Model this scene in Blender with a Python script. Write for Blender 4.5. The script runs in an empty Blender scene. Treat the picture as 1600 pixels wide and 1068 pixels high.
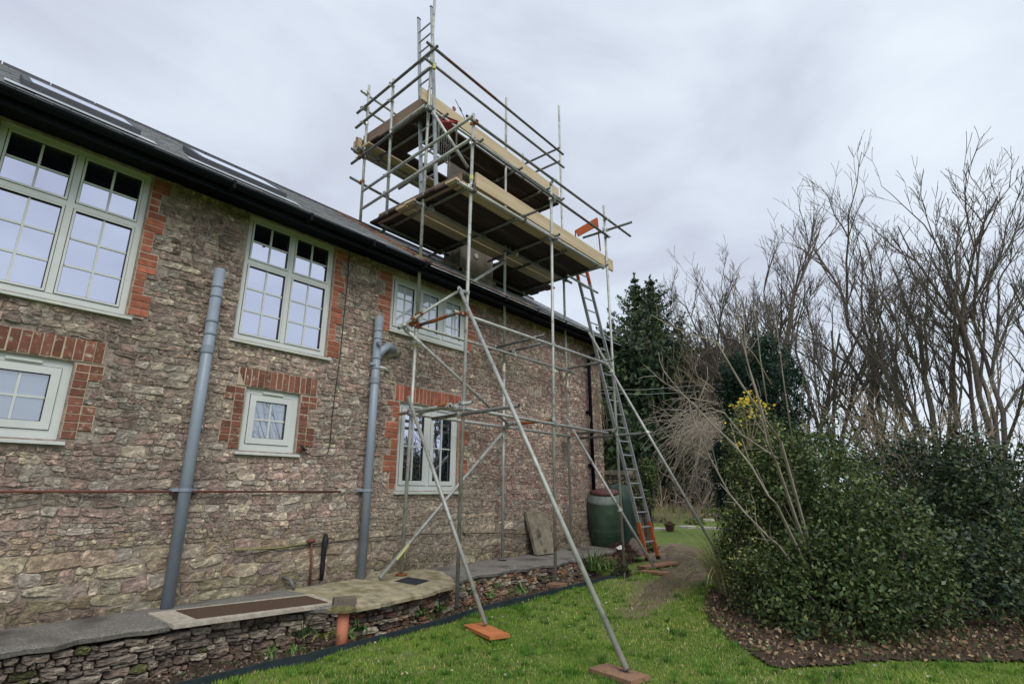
import bpy, math, random
import numpy as np
from mathutils import Vector, Matrix
random.seed(7); rng = np.random.default_rng(7)
SC = bpy.context.scene
COL = SC.collection

# ------------------------------------------------------------------ camera
FPX = 836.0
TH, PH = math.radians(15.6), math.radians(39.4)
EYE = np.array([0.0, 0.0, 1.5])
FWH = np.array([math.cos(PH), math.sin(PH), 0.0]); RT = np.array([math.sin(PH), -math.cos(PH), 0.0]); ZUP = np.array([0, 0, 1.0])
FW = FWH*math.cos(TH) + ZUP*math.sin(TH); UPV = -FWH*math.sin(TH) + ZUP*math.cos(TH)
cam = bpy.data.cameras.new('camera'); camo = bpy.data.objects.new('camera', cam); COL.objects.link(camo)
M = Matrix(((RT[0], UPV[0], -FW[0], EYE[0]), (RT[1], UPV[1], -FW[1], EYE[1]), (RT[2], UPV[2], -FW[2], EYE[2]), (0, 0, 0, 1)))
camo.matrix_world = M
cam.sensor_width = 36; cam.lens = FPX/1600*36; cam.clip_start = 0.05; cam.clip_end = 2000
SC.camera = camo

# ------------------------------------------------------------------ light
w = bpy.data.worlds.new('World'); SC.world = w; w.use_nodes = True
nt = w.node_tree; nt.nodes.clear()
def N(nt, t, **k):
    n = nt.nodes.new(t)
    for a, b in k.items():
        if a.startswith('i_'): n.inputs[a[2:].replace('_', ' ')].default_value = b
        else: setattr(n, a, b)
    return n
SUN_EL, SUN_AZ = math.radians(48), math.radians(200)      # azimuth of the sun, from +X towards +Y
SUN_AZ = math.radians(-118)
out = N(nt, 'ShaderNodeOutputWorld')
sky = N(nt, 'ShaderNodeTexSky', sky_type='NISHITA'); sky.sun_disc = False
sky.sun_elevation = SUN_EL; sky.sun_rotation = math.pi/2 - SUN_AZ
b1 = N(nt, 'ShaderNodeBackground'); b1.inputs['Strength'].default_value = 0.10
nt.links.new(sky.outputs[0], b1.inputs['Color'])
tc = N(nt, 'ShaderNodeTexCoord')
mp = N(nt, 'ShaderNodeMapping'); mp.inputs['Scale'].default_value = (1.0, 1.0, 1.9); mp.inputs['Rotation'].default_value = (0.3, 0.5, 0.4)
nt.links.new(tc.outputs['Generated'], mp.inputs[0])
n1 = N(nt, 'ShaderNodeTexNoise'); n1.inputs['Scale'].default_value = 2.6; n1.inputs['Detail'].default_value = 6; n1.inputs['Roughness'].default_value = 0.5; n1.inputs['Distortion'].default_value = 0.35
nt.links.new(mp.outputs[0], n1.inputs['Vector'])
cr = N(nt, 'ShaderNodeValToRGB'); e = cr.color_ramp.elements
e[0].position = 0.34; e[0].color = (0.455, 0.49, 0.575, 1); e[1].position = 0.68; e[1].color = (0.645, 0.705, 0.77, 1)
m_ = e.new(0.50); m_.color = (0.545, 0.60, 0.68, 1)
nt.links.new(n1.outputs['Fac'], cr.inputs[0])
b2 = N(nt, 'ShaderNodeBackground'); b2.inputs['Strength'].default_value = 1.0
nt.links.new(cr.outputs[0], b2.inputs['Color'])
mx = N(nt, 'ShaderNodeMixShader'); mx.inputs[0].default_value = 0.93
nt.links.new(b1.outputs[0], mx.inputs[1]); nt.links.new(b2.outputs[0], mx.inputs[2]); nt.links.new(mx.outputs[0], out.inputs[0])
sl = bpy.data.lights.new('sun', 'SUN'); sl.energy = 1.5; sl.angle = math.radians(35); sl.color = (1.0, 0.96, 0.90)
so = bpy.data.objects.new('sun', sl); COL.objects.link(so)
sd = Vector((math.cos(SUN_AZ)*math.cos(SUN_EL), math.sin(SUN_AZ)*math.cos(SUN_EL), math.sin(SUN_EL)))
so.rotation_euler = sd.to_track_quat('Z', 'Y').to_euler()
SC.view_settings.view_transform = 'Standard'; SC.view_settings.look = 'None'
SC.view_settings.exposure = 0.45; SC.view_settings.gamma = 1.0

# ------------------------------------------------------------------ measuring helpers (photograph column/row -> place in the world)
def ray(x, y): return FW + RT*((x-800)/FPX) + UPV*((534-y)/FPX)
def PY(x, y, Y): d = ray(x, y); return EYE + d*((Y-EYE[1])/d[1])
def PX(x, y, X): d = ray(x, y); return EYE + d*((X-EYE[0])/d[0])
def PZ(x, y, Z): d = ray(x, y); return EYE + d*((Z-EYE[2])/d[2])
def PD(x, y, D): return EYE + ray(x, y)*D
def zlawn(X, Y):
    "the lawn rises very gently to the right and a little more beyond the garden"
    v = 0.11+0.009*np.clip(np.asarray(X, float), -3, 16)+0.045*np.clip(np.asarray(X, float)-14, 0, 26)
    return v if not np.isscalar(X) else float(v)
def PG(x, y):
    r_ = ray(x, y); a, step = 0.5, 0.25
    while a < 200:
        p = EYE+r_*a
        if p[2] < zlawn(float(p[0]), 0): break
        a += step
    lo, hi = a-step, a
    for _ in range(30):
        m_ = (lo+hi)/2; p = EYE+r_*m_
        if p[2] < zlawn(float(p[0]), 0): hi = m_
        else: lo = m_
    return EYE+r_*hi
TY0, TZ0, TY1, TZ1 = 4.75, 0.365, 5.85, 0.468
def tz(Y): return TZ0+(TZ1-TZ0)*max(0.0, min(1.0, (Y-TY0)/(TY1-TY0)))
def PT(x, y):
    z = 0.42
    for _ in range(25): z = 0.5*z+0.5*tz(float(PZ(x, y, z)[1]))
    return PZ(x, y, z)
def GD(x, dist):
    "ground point in the direction of photograph column x, dist metres away"
    d = FWH*math.cos(0) + RT*((x-800)/FPX*math.cos(TH)); d = d/np.linalg.norm(d)
    p = d*dist; return (float(p[0]), float(p[1]), zlawn(float(p[0]), float(p[1])))

# ------------------------------------------------------------------ materials
def mat(name, c1, c2=None, scale=8, rough=0.85, bump=0.0, bscale=30, metal=0.0, vcol=False, rand=0.0, spec=0.3, stretch=None, c3=None, detail=5, trans=0.0, bdist=0.01, spot=None):
    m = bpy.data.materials.new(name); m.use_nodes = True; t = m.node_tree; b = t.nodes['Principled BSDF']
    b.inputs['Roughness'].default_value = rough; b.inputs['Metallic'].default_value = metal
    b.inputs['Specular IOR Level'].default_value = spec
    c2 = c2 or tuple(x*0.75 for x in c1)
    tcn = N(t, 'ShaderNodeTexCoord'); vec = tcn.outputs['Object']
    if rand or stretch:
        mpn = N(t, 'ShaderNodeMapping'); t.links.new(vec, mpn.inputs[0])
        if stretch: mpn.inputs['Scale'].default_value = stretch
        if rand:
            oi = N(t, 'ShaderNodeObjectInfo'); mu = N(t, 'ShaderNodeMath', operation='MULTIPLY'); mu.inputs[1].default_value = 37.0
            t.links.new(oi.outputs['Random'], mu.inputs[0]); t.links.new(mu.outputs[0], mpn.inputs['Location'])
        vec = mpn.outputs[0]
    nz = N(t, 'ShaderNodeTexNoise'); nz.inputs['Scale'].default_value = scale; nz.inputs['Detail'].default_value = detail; nz.inputs['Roughness'].default_value = 0.65
    t.links.new(vec, nz.inputs['Vector'])
    r = N(t, 'ShaderNodeValToRGB'); el = r.color_ramp.elements
    el[0].position = 0.32; el[0].color = (*c2, 1); el[1].position = 0.68; el[1].color = (*c1, 1)
    if c3: q = el.new(0.5); q.color = (*c3, 1)
    t.links.new(nz.outputs['Fac'], r.inputs[0]); col = r.outputs[0]
    if spot:
        (sc, sscale, lo, hi) = spot
        n3 = N(t, 'ShaderNodeTexNoise'); n3.inputs['Scale'].default_value = sscale; n3.inputs['Detail'].default_value = 6; t.links.new(vec, n3.inputs['Vector'])
        rr = N(t, 'ShaderNodeMapRange'); rr.inputs[1].default_value = lo; rr.inputs[2].default_value = hi; t.links.new(n3.outputs['Fac'], rr.inputs[0])
        ms = N(t, 'ShaderNodeMix', data_type='RGBA'); t.links.new(rr.outputs[0], ms.inputs[0]); t.links.new(col, ms.inputs[6]); ms.inputs[7].default_value = (*sc, 1); col = ms.outputs[2]
    if vcol:
        at = N(t, 'ShaderNodeAttribute'); at.attribute_name = 'col'
        mm = N(t, 'ShaderNodeMix', data_type='RGBA', blend_type='MULTIPLY'); mm.inputs[0].default_value = 1.0
        t.links.new(col, mm.inputs[6]); t.links.new(at.outputs['Color'], mm.inputs[7]); col = mm.outputs[2]
    if rand:
        oi2 = N(t, 'ShaderNodeObjectInfo'); hs = N(t, 'ShaderNodeHueSaturation'); mr = N(t, 'ShaderNodeMapRange')
        mr.inputs[3].default_value = 1-rand; mr.inputs[4].default_value = 1+rand
        t.links.new(oi2.outputs['Random'], mr.inputs[0]); t.links.new(mr.outputs[0], hs.inputs['Value']); t.links.new(col, hs.inputs['Color']); col = hs.outputs[0]
    t.links.new(col, b.inputs['Base Color'])
    if bump:
        n2 = N(t, 'ShaderNodeTexNoise'); n2.inputs['Scale'].default_value = bscale; n2.inputs['Detail'].default_value = 8; n2.inputs['Roughness'].default_value = 0.7
        t.links.new(vec, n2.inputs['Vector'])
        bp = N(t, 'ShaderNodeBump'); bp.inputs['Strength'].default_value = bump; bp.inputs['Distance'].default_value = bdist
        t.links.new(n2.outputs['Fac'], bp.inputs['Height']); t.links.new(bp.outputs[0], b.inputs['Normal'])
    if trans:
        tr = N(t, 'ShaderNodeBsdfTranslucent'); t.links.new(col, tr.inputs['Color'])
        mxs = N(t, 'ShaderNodeMixShader'); mxs.inputs[0].default_value = trans
        t.links.new(b.outputs[0], mxs.inputs[1]); t.links.new(tr.outputs[0], mxs.inputs[2]); t.links.new(mxs.outputs[0], t.nodes['Material Output'].inputs[0])
    return m
MT = dict(
 stone=mat('rubble_stone', (1.35, 1.3, 1.22), (0.50, 0.48, 0.47), 17, 0.95, 1.0, 26, vcol=True, detail=12, bdist=0.04, spot=((1.95, 1.85, 1.72), 21, 0.55, 0.70)),
 mortar=mat('lime_mortar', (0.60, 0.495, 0.41), (0.31, 0.245, 0.21), 11, 0.95, 1.0, 24, detail=12, bdist=0.06, c3=(0.42, 0.345, 0.285)),
 brick=mat('red_brick', (0.43, 0.145, 0.085), (0.24, 0.082, 0.053), 16, 0.9, 0.5, 60, rand=0.28, spot=((0.42, 0.33, 0.26), 30, 0.62, 0.8)),
 oldbrick=mat('stained_red_brick', (0.25, 0.10, 0.065), (0.14, 0.065, 0.045), 18, 0.9, 0.6, 60, rand=0.25, spot=((0.42, 0.36, 0.28), 22, 0.58, 0.74)),
 bmortar=mat('brick_joint_mortar', (0.56, 0.46, 0.35), (0.40, 0.32, 0.24), 12, 0.95, 0.6, 50),
 frame=mat('sage_painted_frame', (0.63, 0.655, 0.635), (0.55, 0.58, 0.56), 3, 0.45, 0.05, 40, spec=0.4),
 sill=mat('pale_sill', (0.62, 0.64, 0.60), (0.50, 0.52, 0.49), 6, 0.6, 0.1, 40),
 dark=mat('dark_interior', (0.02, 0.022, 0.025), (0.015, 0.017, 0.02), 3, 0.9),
 seal=mat('rubber_seal', (0.015, 0.015, 0.015), None, 3, 0.6),
 curtain=mat('pale_blind', (0.72, 0.74, 0.80), (0.6, 0.62, 0.68), 2, 0.9),
 gutter=mat('dark_blue_black_gutter', (0.004, 0.0065, 0.011), (0.003, 0.0045, 0.007), 6, 0.6, 0.05, 40, spec=0.15),
 slate=mat('grey_slate', (1.2, 1.2, 1.2), (0.6, 0.6, 0.6), 6, 0.75, 0.6, 40, vcol=True),
 tile=mat('red_lichened_tile', (0.30, 0.13, 0.08), (0.16, 0.10, 0.07), 9, 0.9, 0.7, 30, rand=0.3, spot=((0.30, 0.33, 0.16), 5, 0.55, 0.66)),
 lead=mat('lead_flashing', (0.42, 0.45, 0.48), (0.30, 0.32, 0.34), 6, 0.5, 0.2, 20),
 chim=mat('weathered_render', (0.20, 0.175, 0.14), (0.085, 0.075, 0.06), 2.6, 0.95, 0.8, 25, stretch=(1, 1, 0.35), spot=((0.08, 0.075, 0.06), 3.5, 0.52, 0.66), detail=8),
 galv=mat('galvanised_tube', (0.47, 0.48, 0.44), (0.30, 0.31, 0.28), 7, 0.48, 0.25, 60, metal=0.25, spec=0.4, rand=0.14, spot=((0.17, 0.165, 0.14), 11, 0.58, 0.72), bdist=0.003),
 galvd=mat('dull_grey_tube', (0.20, 0.205, 0.195), (0.12, 0.12, 0.115), 7, 0.55, 0.25, 60, metal=0.25, rand=0.2, spot=((0.12, 0.085, 0.06), 9, 0.56, 0.7), bdist=0.003),
 zinc=mat('bright_zinc_coupler', (0.62, 0.63, 0.60), (0.36, 0.37, 0.35), 30, 0.38, 0.3, 90, metal=0.6, rand=0.25),
 rust=mat('rusty_steel', (0.38, 0.13, 0.04), (0.17, 0.07, 0.035), 20, 0.85, 0.5, 60),
 band=mat('yellow_tube_tape', (0.62, 0.62, 0.20), (0.5, 0.5, 0.2), 20, 0.7),
 band2=mat('pale_tube_tape', (0.75, 0.66, 0.55), (0.6, 0.5, 0.4), 20, 0.7),
 pale=mat('new_pale_board', (0.56, 0.455, 0.305), (0.43, 0.335, 0.21), 3, 0.8, 0.35, 20, stretch=(0.35, 4, 4), rand=0.10, spot=((0.27, 0.17, 0.085), 2.2, 0.66, 0.78), bdist=0.004),
 bdark=mat('weathered_board', (0.065, 0.042, 0.033), (0.028, 0.02, 0.017), 3, 0.9, 0.5, 20, stretch=(0.35, 4, 4), rand=0.25, spot=((0.10, 0.075, 0.06), 3, 0.6, 0.74)),
 bmid=mat('brown_toe_board', (0.27, 0.19, 0.14), (0.17, 0.115, 0.085), 3, 0.88, 0.5, 20, stretch=(4, 0.35, 4), rand=0.15, spot=((0.10, 0.07, 0.05), 3, 0.58, 0.72)),
 sole=mat('sole_board_wood', (0.36, 0.20, 0.12), (0.20, 0.12, 0.08), 8, 0.9, 0.5, 40, rand=0.15, spot=((0.10, 0.07, 0.05), 8, 0.6, 0.7)),
 soleo=mat('orange_sole_board_wood', (0.56, 0.20, 0.07), (0.40, 0.14, 0.05), 8, 0.85, 0.4, 40),
 pipe=mat('grey_soil_pipe', (0.265, 0.315, 0.375), (0.225, 0.27, 0.33), 2, 0.4, 0.05, 30, spec=0.45, spot=((0.19, 0.21, 0.235), 2.4, 0.55, 0.72)),
 white=mat('white_plastic', (0.72, 0.72, 0.68), (0.55, 0.55, 0.5), 6, 0.5),
 black=mat('black_rubber', (0.02, 0.02, 0.022), (0.012, 0.012, 0.013), 20, 0.6, 0.1, 60),
 redpipe=mat('red_oxide_pipe', (0.19, 0.075, 0.055), (0.11, 0.045, 0.035), 14, 0.75, 0.4, 60),
 hose=mat('yellow_green_hose', (0.27, 0.27, 0.10), (0.17, 0.17, 0.07), 20, 0.7),
 conc=mat('algae_stained_concrete', (0.45, 0.38, 0.25), (0.15, 0.13, 0.085), 7, 0.95, 0.7, 50, detail=9, c3=(0.33, 0.29, 0.19), spot=((0.20, 0.175, 0.09), 4.0, 0.50, 0.66)),
 gravel=mat('gravelly_old_concrete', (0.30, 0.28, 0.25), (0.10, 0.095, 0.085), 60, 0.95, 1.0, 120, detail=6, spot=((0.09, 0.08, 0.065), 2.2, 0.50, 0.66)),
 rim=mat('pale_concrete_rim', (0.50, 0.45, 0.38), (0.32, 0.28, 0.22), 14, 0.95, 0.8, 60),
 coir=mat('brown_coir_mat', (0.16, 0.10, 0.065), (0.07, 0.045, 0.032), 60, 1.0, 1.0, 200, stretch=(1, 3, 1)),
 terra=mat('orange_clay_pipe', (0.55, 0.195, 0.115), (0.46, 0.155, 0.09), 5, 0.6, 0.1, 30, spot=((0.36, 0.16, 0.10), 5, 0.6, 0.75)),
 moss=mat('mossy_concrete', (0.20, 0.165, 0.09), (0.07, 0.075, 0.02), 22, 1.0, 0.9, 60),
 block=mat('grey_brown_block', (0.19, 0.155, 0.125), (0.10, 0.085, 0.07), 14, 0.95, 0.8, 60),
 slab=mat('lichened_stone_slab', (0.30, 0.27, 0.20), (0.15, 0.13, 0.095), 7, 0.95, 0.9, 60, detail=8, spot=((0.05, 0.045, 0.035), 4, 0.55, 0.66)),
 edging=mat('dark_slate_blue_edging', (0.026, 0.040, 0.046), (0.015, 0.024, 0.029), 9, 0.6, 0.2, 40),
 soil=mat('reddish_brown_soil', (0.115, 0.072, 0.05), (0.05, 0.033, 0.024), 26, 1.0, 1.0, 60, detail=8, bdist=0.03, spot=((0.19, 0.13, 0.10), 40, 0.6, 0.72)),
 lawn=mat('lawn_ground', (0.17, 0.24, 0.04), (0.07, 0.115, 0.022), 14, 1.0, 0.8, 60, detail=9),
 dirt=mat('trodden_earth', (0.23, 0.17, 0.12), (0.10, 0.075, 0.05), 7, 1.0, 1.0, 40, detail=9, bdist=0.03, spot=((0.09, 0.11, 0.04), 6, 0.52, 0.68)),
 grass=mat('grass_blades', (1.1, 1.1, 1.1), (0.85, 0.85, 0.85), 3, 0.75, vcol=True, trans=0.25, spec=0.2),
 leaf=mat('leaves', (1.15, 1.15, 1.15), (0.75, 0.75, 0.75), 12, 0.6, vcol=True, trans=0.15, spec=0.3),
 leafg=mat('glossy_leaves', (1.5, 1.5, 1.5), (0.6, 0.6, 0.6), 3, 0.42, vcol=True, trans=0.15, spec=0.4),
 bark=mat('grey_brown_bark', (0.16, 0.135, 0.11), (0.08, 0.066, 0.055), 9, 0.95, 0.5, 30),
 twig=mat('bare_twigs', (0.20, 0.165, 0.14), (0.11, 0.09, 0.078), 5, 0.95),
 ptwig=mat('pale_bare_twigs', (0.40, 0.35, 0.29), (0.24, 0.205, 0.165), 5, 0.9),
 btwig=mat('buff_twigs', (0.34, 0.28, 0.20), (0.20, 0.16, 0.115), 5, 0.9),
 butt=mat('green_moulded_plastic', (0.052, 0.092, 0.058), (0.034, 0.064, 0.041), 3, 0.45, 0.1, 20, spec=0.4, spot=((0.075, 0.12, 0.08), 3, 0.56, 0.7)),
 buttg=mat('greyish_green_plastic', (0.20, 0.235, 0.215), (0.14, 0.17, 0.155), 5, 0.5, 0.1, 20),
 lid=mat('faded_red_lid', (0.125, 0.048, 0.042), (0.08, 0.034, 0.031), 8, 0.55, 0.1, 20),
 tarp=mat('dark_green_sheet', (0.030, 0.058, 0.045), (0.018, 0.036, 0.028), 6, 0.5, 0.4, 20, spec=0.3),
 alu=mat('ladder_aluminium', (0.42, 0.44, 0.45), (0.30, 0.32, 0.33), 9, 0.45, 0.2, 60, metal=0.5),
 orange=mat('orange_painted_steel', (0.52, 0.115, 0.03), (0.38, 0.085, 0.025), 12, 0.6, 0.2, 50, spot=((0.22, 0.09, 0.05), 14, 0.6, 0.72)),
 red=mat('dark_red_painted_sheet', (0.30, 0.035, 0.04), (0.2, 0.025, 0.03), 12, 0.6, 0.2, 50),
 pot=mat('dark_flower_pot', (0.10, 0.055, 0.04), (0.05, 0.03, 0.025), 12, 0.8, 0.2, 50),
 cover=mat('dark_iron_cover', (0.035, 0.042, 0.055), (0.018, 0.02, 0.026), 30, 0.55, 0.6, 80, spec=0.5),
 flag=mat('pale_flagstone', (0.50, 0.47, 0.42), (0.33, 0.31, 0.27), 6, 0.95, 0.6, 30),
 wire=mat('overhead_wire', (0.35, 0.37, 0.38), None, 6, 0.6),
)
m = MT['lawn']; t_ = m.node_tree; bs = t_.nodes['Principled BSDF']; src = bs.inputs['Base Color'].links[0].from_socket
at = N(t_, 'ShaderNodeAttribute'); at.attribute_name = 'worn'; nz = N(t_, 'ShaderNodeTexNoise'); nz.inputs['Scale'].default_value = 6; nz.inputs['Detail'].default_value = 8
tcn = N(t_, 'ShaderNodeTexCoord'); t_.links.new(tcn.outputs['Object'], nz.inputs['Vector'])
r1 = N(t_, 'ShaderNodeMapRange'); r1.inputs[1].default_value = .35; r1.inputs[2].default_value = .65; r1.inputs[3].default_value = -.35; r1.inputs[4].default_value = .35; t_.links.new(nz.outputs['Fac'], r1.inputs[0])
sm_ = N(t_, 'ShaderNodeMath', operation='MULTIPLY_ADD'); sm_.inputs[1].default_value = 1.35; t_.links.new(at.outputs['Fac'], sm_.inputs[0]); t_.links.new(r1.outputs[0], sm_.inputs[2]); sm_.use_clamp = True
cm_ = N(t_, 'ShaderNodeValToRGB'); cm_.color_ramp.elements[0].color = (.11, .08, .052, 1); cm_.color_ramp.elements[1].color = (.26, .20, .14, 1); t_.links.new(nz.outputs['Fac'], cm_.inputs[0])
mm_ = N(t_, 'ShaderNodeMix', data_type='RGBA'); t_.links.new(sm_.outputs[0], mm_.inputs[0]); t_.links.new(src, mm_.inputs[6]); t_.links.new(cm_.outputs[0], mm_.inputs[7]); t_.links.new(mm_.outputs[2], bs.inputs['Base Color'])
# window glass: coated double glazing, mirrors the sky and the garden over a dark or curtained room
def glass(name, inner, refl, tint=(0.83, 0.85, 1.0)):
    m = bpy.data.materials.new(name); m.use_nodes = True; t = m.node_tree; t.nodes.clear()
    o = N(t, 'ShaderNodeOutputMaterial'); g = N(t, 'ShaderNodeBsdfGlossy'); g.inputs['Roughness'].default_value = 0.015; g.inputs['Color'].default_value = (*tint, 1)
    nz = N(t, 'ShaderNodeTexNoise'); nz.inputs['Scale'].default_value = 2.2; nz.inputs['Detail'].default_value = 1
    bp = N(t, 'ShaderNodeBump'); bp.inputs['Strength'].default_value = 0.08; bp.inputs['Distance'].default_value = 0.02
    tcn = N(t, 'ShaderNodeTexCoord'); t.links.new(tcn.outputs['Object'], nz.inputs['Vector']); t.links.new(nz.outputs['Fac'], bp.inputs['Height']); t.links.new(bp.outputs[0], g.inputs['Normal'])
    d = N(t, 'ShaderNodeBsdfDiffuse'); d.inputs['Color'].default_value = (*inner, 1)
    lw = N(t, 'ShaderNodeFresnel'); lw.inputs['IOR'].default_value = 1.5
    ad = N(t, 'ShaderNodeMath', operation='ADD', use_clamp=True); ad.inputs[1].default_value = refl; t.links.new(lw.outputs[0], ad.inputs[0])
    mxs = N(t, 'ShaderNodeMixShader'); t.links.new(ad.outputs[0], mxs.inputs[0]); t.links.new(d.outputs[0], mxs.inputs[1]); t.links.new(g.outputs[0], mxs.inputs[2]); t.links.new(mxs.outputs[0], o.inputs[0])
    return m
MT['glassL'] = glass('reflective_glass', (0.02, 0.02, 0.03), 0.70)
MT['glassU'] = glass('glass_over_blind', (0.62, 0.66, 0.75), 0.20, (0.9, 0.93, 1.0))
MT['glassS'] = glass('frosted_glass', (0.20, 0.23, 0.29), 0.28, (0.9, 0.93, 1.0))

# ------------------------------------------------------------------ object helpers
def tag(o, label=None, cat=None, group=None, kind=None):
    if label: o['label'] = label
    if cat: o['category'] = cat
    if group: o['group'] = group
    if kind: o['kind'] = kind
    return o
def empty(name, loc, label, cat, group=None):
    o = bpy.data.objects.new(name, None); COL.objects.link(o); o.location = Vector([float(v) for v in loc]); o.empty_display_size = 0.1
    return tag(o, label, cat, group)
def link(name, me, parent=None, loc=None):
    o = bpy.data.objects.new(name, me); COL.objects.link(o)
    if parent is not None:
        o.parent = parent
        pl = Vector((0, 0, 0)); q = parent
        while q is not None: pl += q.location; q = q.parent
        o.location = Vector((0, 0, 0)) - pl if loc is None else Vector([float(v) for v in loc]) - pl
    elif loc is not None: o.location = Vector([float(v) for v in loc])
    return o
class MB:
    def __init__(s): s.v = []; s.f = []; s.c = []
    def add(s, vs, fs, col=None):
        b = len(s.v); s.v += [tuple(float(q) for q in p) for p in vs]; s.f += [tuple(i+b for i in f) for f in fs]
        if col is not None: s.c += [tuple(col)]*len(vs)
        return s
    def box(s, x0, x1, y0, y1, z0, z1, col=None):
        return s.add([(x0,y0,z0),(x1,y0,z0),(x1,y1,z0),(x0,y1,z0),(x0,y0,z1),(x1,y0,z1),(x1,y1,z1),(x0,y1,z1)],
            [(3,2,1,0),(4,5,6,7),(0,1,5,4),(1,2,6,5),(2,3,7,6),(3,0,4,7)], col)
    def bar(s, p, q, w, h, up=(0,0,1), col=None):
        p = Vector([float(i) for i in p]); q = Vector([float(i) for i in q]); d = (q-p).normalized(); u = Vector(up)
        sx = d.cross(u)
        if sx.length < 1e-4: sx = d.cross(Vector((0,1,0)))
        sx.normalize(); u = sx.cross(d).normalized(); a = sx*w/2; b = u*h/2
        vs = [p-a-b, p+a-b, p+a+b, p-a+b, q-a-b, q+a-b, q+a+b, q-a+b]
        return s.add(vs, [(0,1,2,3),(7,6,5,4),(1,0,4,5),(2,1,5,6),(3,2,6,7),(0,3,7,4)], col)
    def tube(s, pts, r, n=10, cap=True, hollow=False, col=None, radii=None):
        pts = [Vector([float(i) for i in p]) for p in pts]; rings = []; base = len(s.v)
        u = None; vs = []; fs = []
        for i, p in enumerate(pts):
            d = ((pts[i+1] if i < len(pts)-1 else p) - (pts[i-1] if i > 0 else p)).normalized()
            if u is None:
                u = d.cross(Vector((0,0,1)))
                if u.length < 0.05: u = d.cross(Vector((0,1,0)))
            u = (u - d*u.dot(d)).normalized(); w_ = d.cross(u)
            rr = radii[i] if radii else r
            for k in range(n):
                a = 2*math.pi*k/n; vs.append(p + (u*math.cos(a) + w_*math.sin(a))*rr)
        for i in range(len(pts)-1):
            for k in range(n):
                k2 = (k+1) % n; fs.append((i*n+k, i*n+k2, (i+1)*n+k2, (i+1)*n+k))
        if hollow:
            for end, i0, sgn in ((0, 0, 1), (1, len(pts)-1, -1)):
                d = (pts[1]-pts[0]).normalized() if end == 0 else (pts[-2]-pts[-1]).normalized()
                b0 = len(vs)
                for k in range(n): vs.append(pts[i0] + (vs[i0*n+k]-pts[i0])*0.80)
                for k in range(n): vs.append(pts[i0] + (vs[i0*n+k]-pts[i0])*0.80 + d*0.08)
                for k in range(n):
                    k2 = (k+1) % n
                    q1 = (i0*n+k, b0+k, b0+k2, i0*n+k2); q2 = (b0+k, b0+n+k, b0+n+k2, b0+k2)
                    fs += [q1, q2] if end == 0 else [q1[::-1], q2[::-1]]
                fs.append(tuple(b0+n+k for k in range(n)))
        elif cap:
            fs.append(tuple(range(n))[::-1]); fs.append(tuple((len(pts)-1)*n+k for k in range(n)))
        return s.add(vs, fs, col)
    def cyl(s, c, r, z0, z1, n=16, r2=None, col=None):
        return s.tube([(c[0], c[1], z0), (c[0], c[1], z1)], r, n, radii=[r, r2 if r2 is not None else r], col=col)
    def mesh(s, name, m, smooth=False):
        me = bpy.data.meshes.new(name); me.from_pydata(s.v, [], s.f); me.update()
        if m: me.materials.append(MT[m] if isinstance(m, str) else m)
        if s.c:
            a = me.attributes.new('col', 'FLOAT_COLOR', 'POINT'); arr = np.ones((len(s.v), 4), np.float32); arr[:, :3] = np.array(s.c, np.float32)[:, :3]; a.data.foreach_set('color', arr.ravel())
        if smooth: me.polygons.foreach_set('use_smooth', [True]*len(me.polygons)); me.update()
        if smooth == 'auto':
            pass
        return me
    def build(s, name, m, parent=None, smooth=False, loc=None):
        if loc is not None: s.v = [(a-loc[0], b-loc[1], c-loc[2]) for a, b, c in s.v]
        return link(name, s.mesh(name, m, smooth), parent, loc)
def npmesh(name, V, F, m, col=None, smooth=False):
    V = np.asarray(V, np.float32); F = np.asarray(F, np.int32); me = bpy.data.meshes.new(name)
    me.vertices.add(len(V)); me.vertices.foreach_set('co', V.ravel())
    k = F.shape[1]; me.loops.add(F.size); me.loops.foreach_set('vertex_index', F.ravel())
    me.polygons.add(len(F)); me.polygons.foreach_set('loop_start', np.arange(0, F.size, k, dtype=np.int32))
    if smooth: me.polygons.foreach_set('use_smooth', np.ones(len(F), bool))
    me.update(calc_edges=True); me.materials.append(MT[m])
    if col is not None:
        a = me.attributes.new('col', 'FLOAT_COLOR', 'POINT'); arr = np.ones((len(V), 4), np.float32); arr[:, :3] = col; a.data.foreach_set('color', arr.ravel())
    return me
def sm(o, n):
    'smooth the first n faces (the side of a tube), keep the ends flat'
    k = len(o.data.polygons); o.data.polygons.foreach_set('use_smooth', [i < n for i in range(k)]); o.data.update(); return o
def structure(o): o['kind'] = 'structure'; return o

# ------------------------------------------------------------------ rubble stone pattern (irregular cells between openings)
def voronoi(seeds, sx, bounds, reach=3.2):
    "cells of stretched seeds (x squeezed by sx), as polygons"
    S = seeds.copy(); S[:, 0] /= sx; x0, x1, z0, z1 = bounds; x0 /= sx; x1 /= sx
    cell = math.sqrt((x1-x0)*(z1-z0)/len(S)); polys = []
    for i in range(len(S)):
        d = S - S[i]; dist = (d**2).sum(1); idx = np.argsort(dist)[1:22]
        R = cell*reach; p = [S[i]+np.array(q)*R for q in ((-1,-1),(1,-1),(1,1),(-1,1))]
        for j in idx:
            n = d[j]; c = (n*(S[i]+S[j])/2).sum(); p = clip(p, n, c)
            if len(p) < 3: break
        for n, c in (((1,0), x1), ((-1,0), -x0), ((0,1), z1), ((0,-1), -z0)):
            if len(p) >= 3: p = clip(p, np.array(n, float), c)
        polys.append([np.array((q[0]*sx, q[1])) for q in p] if len(p) >= 3 else None)
    return polys
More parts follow.
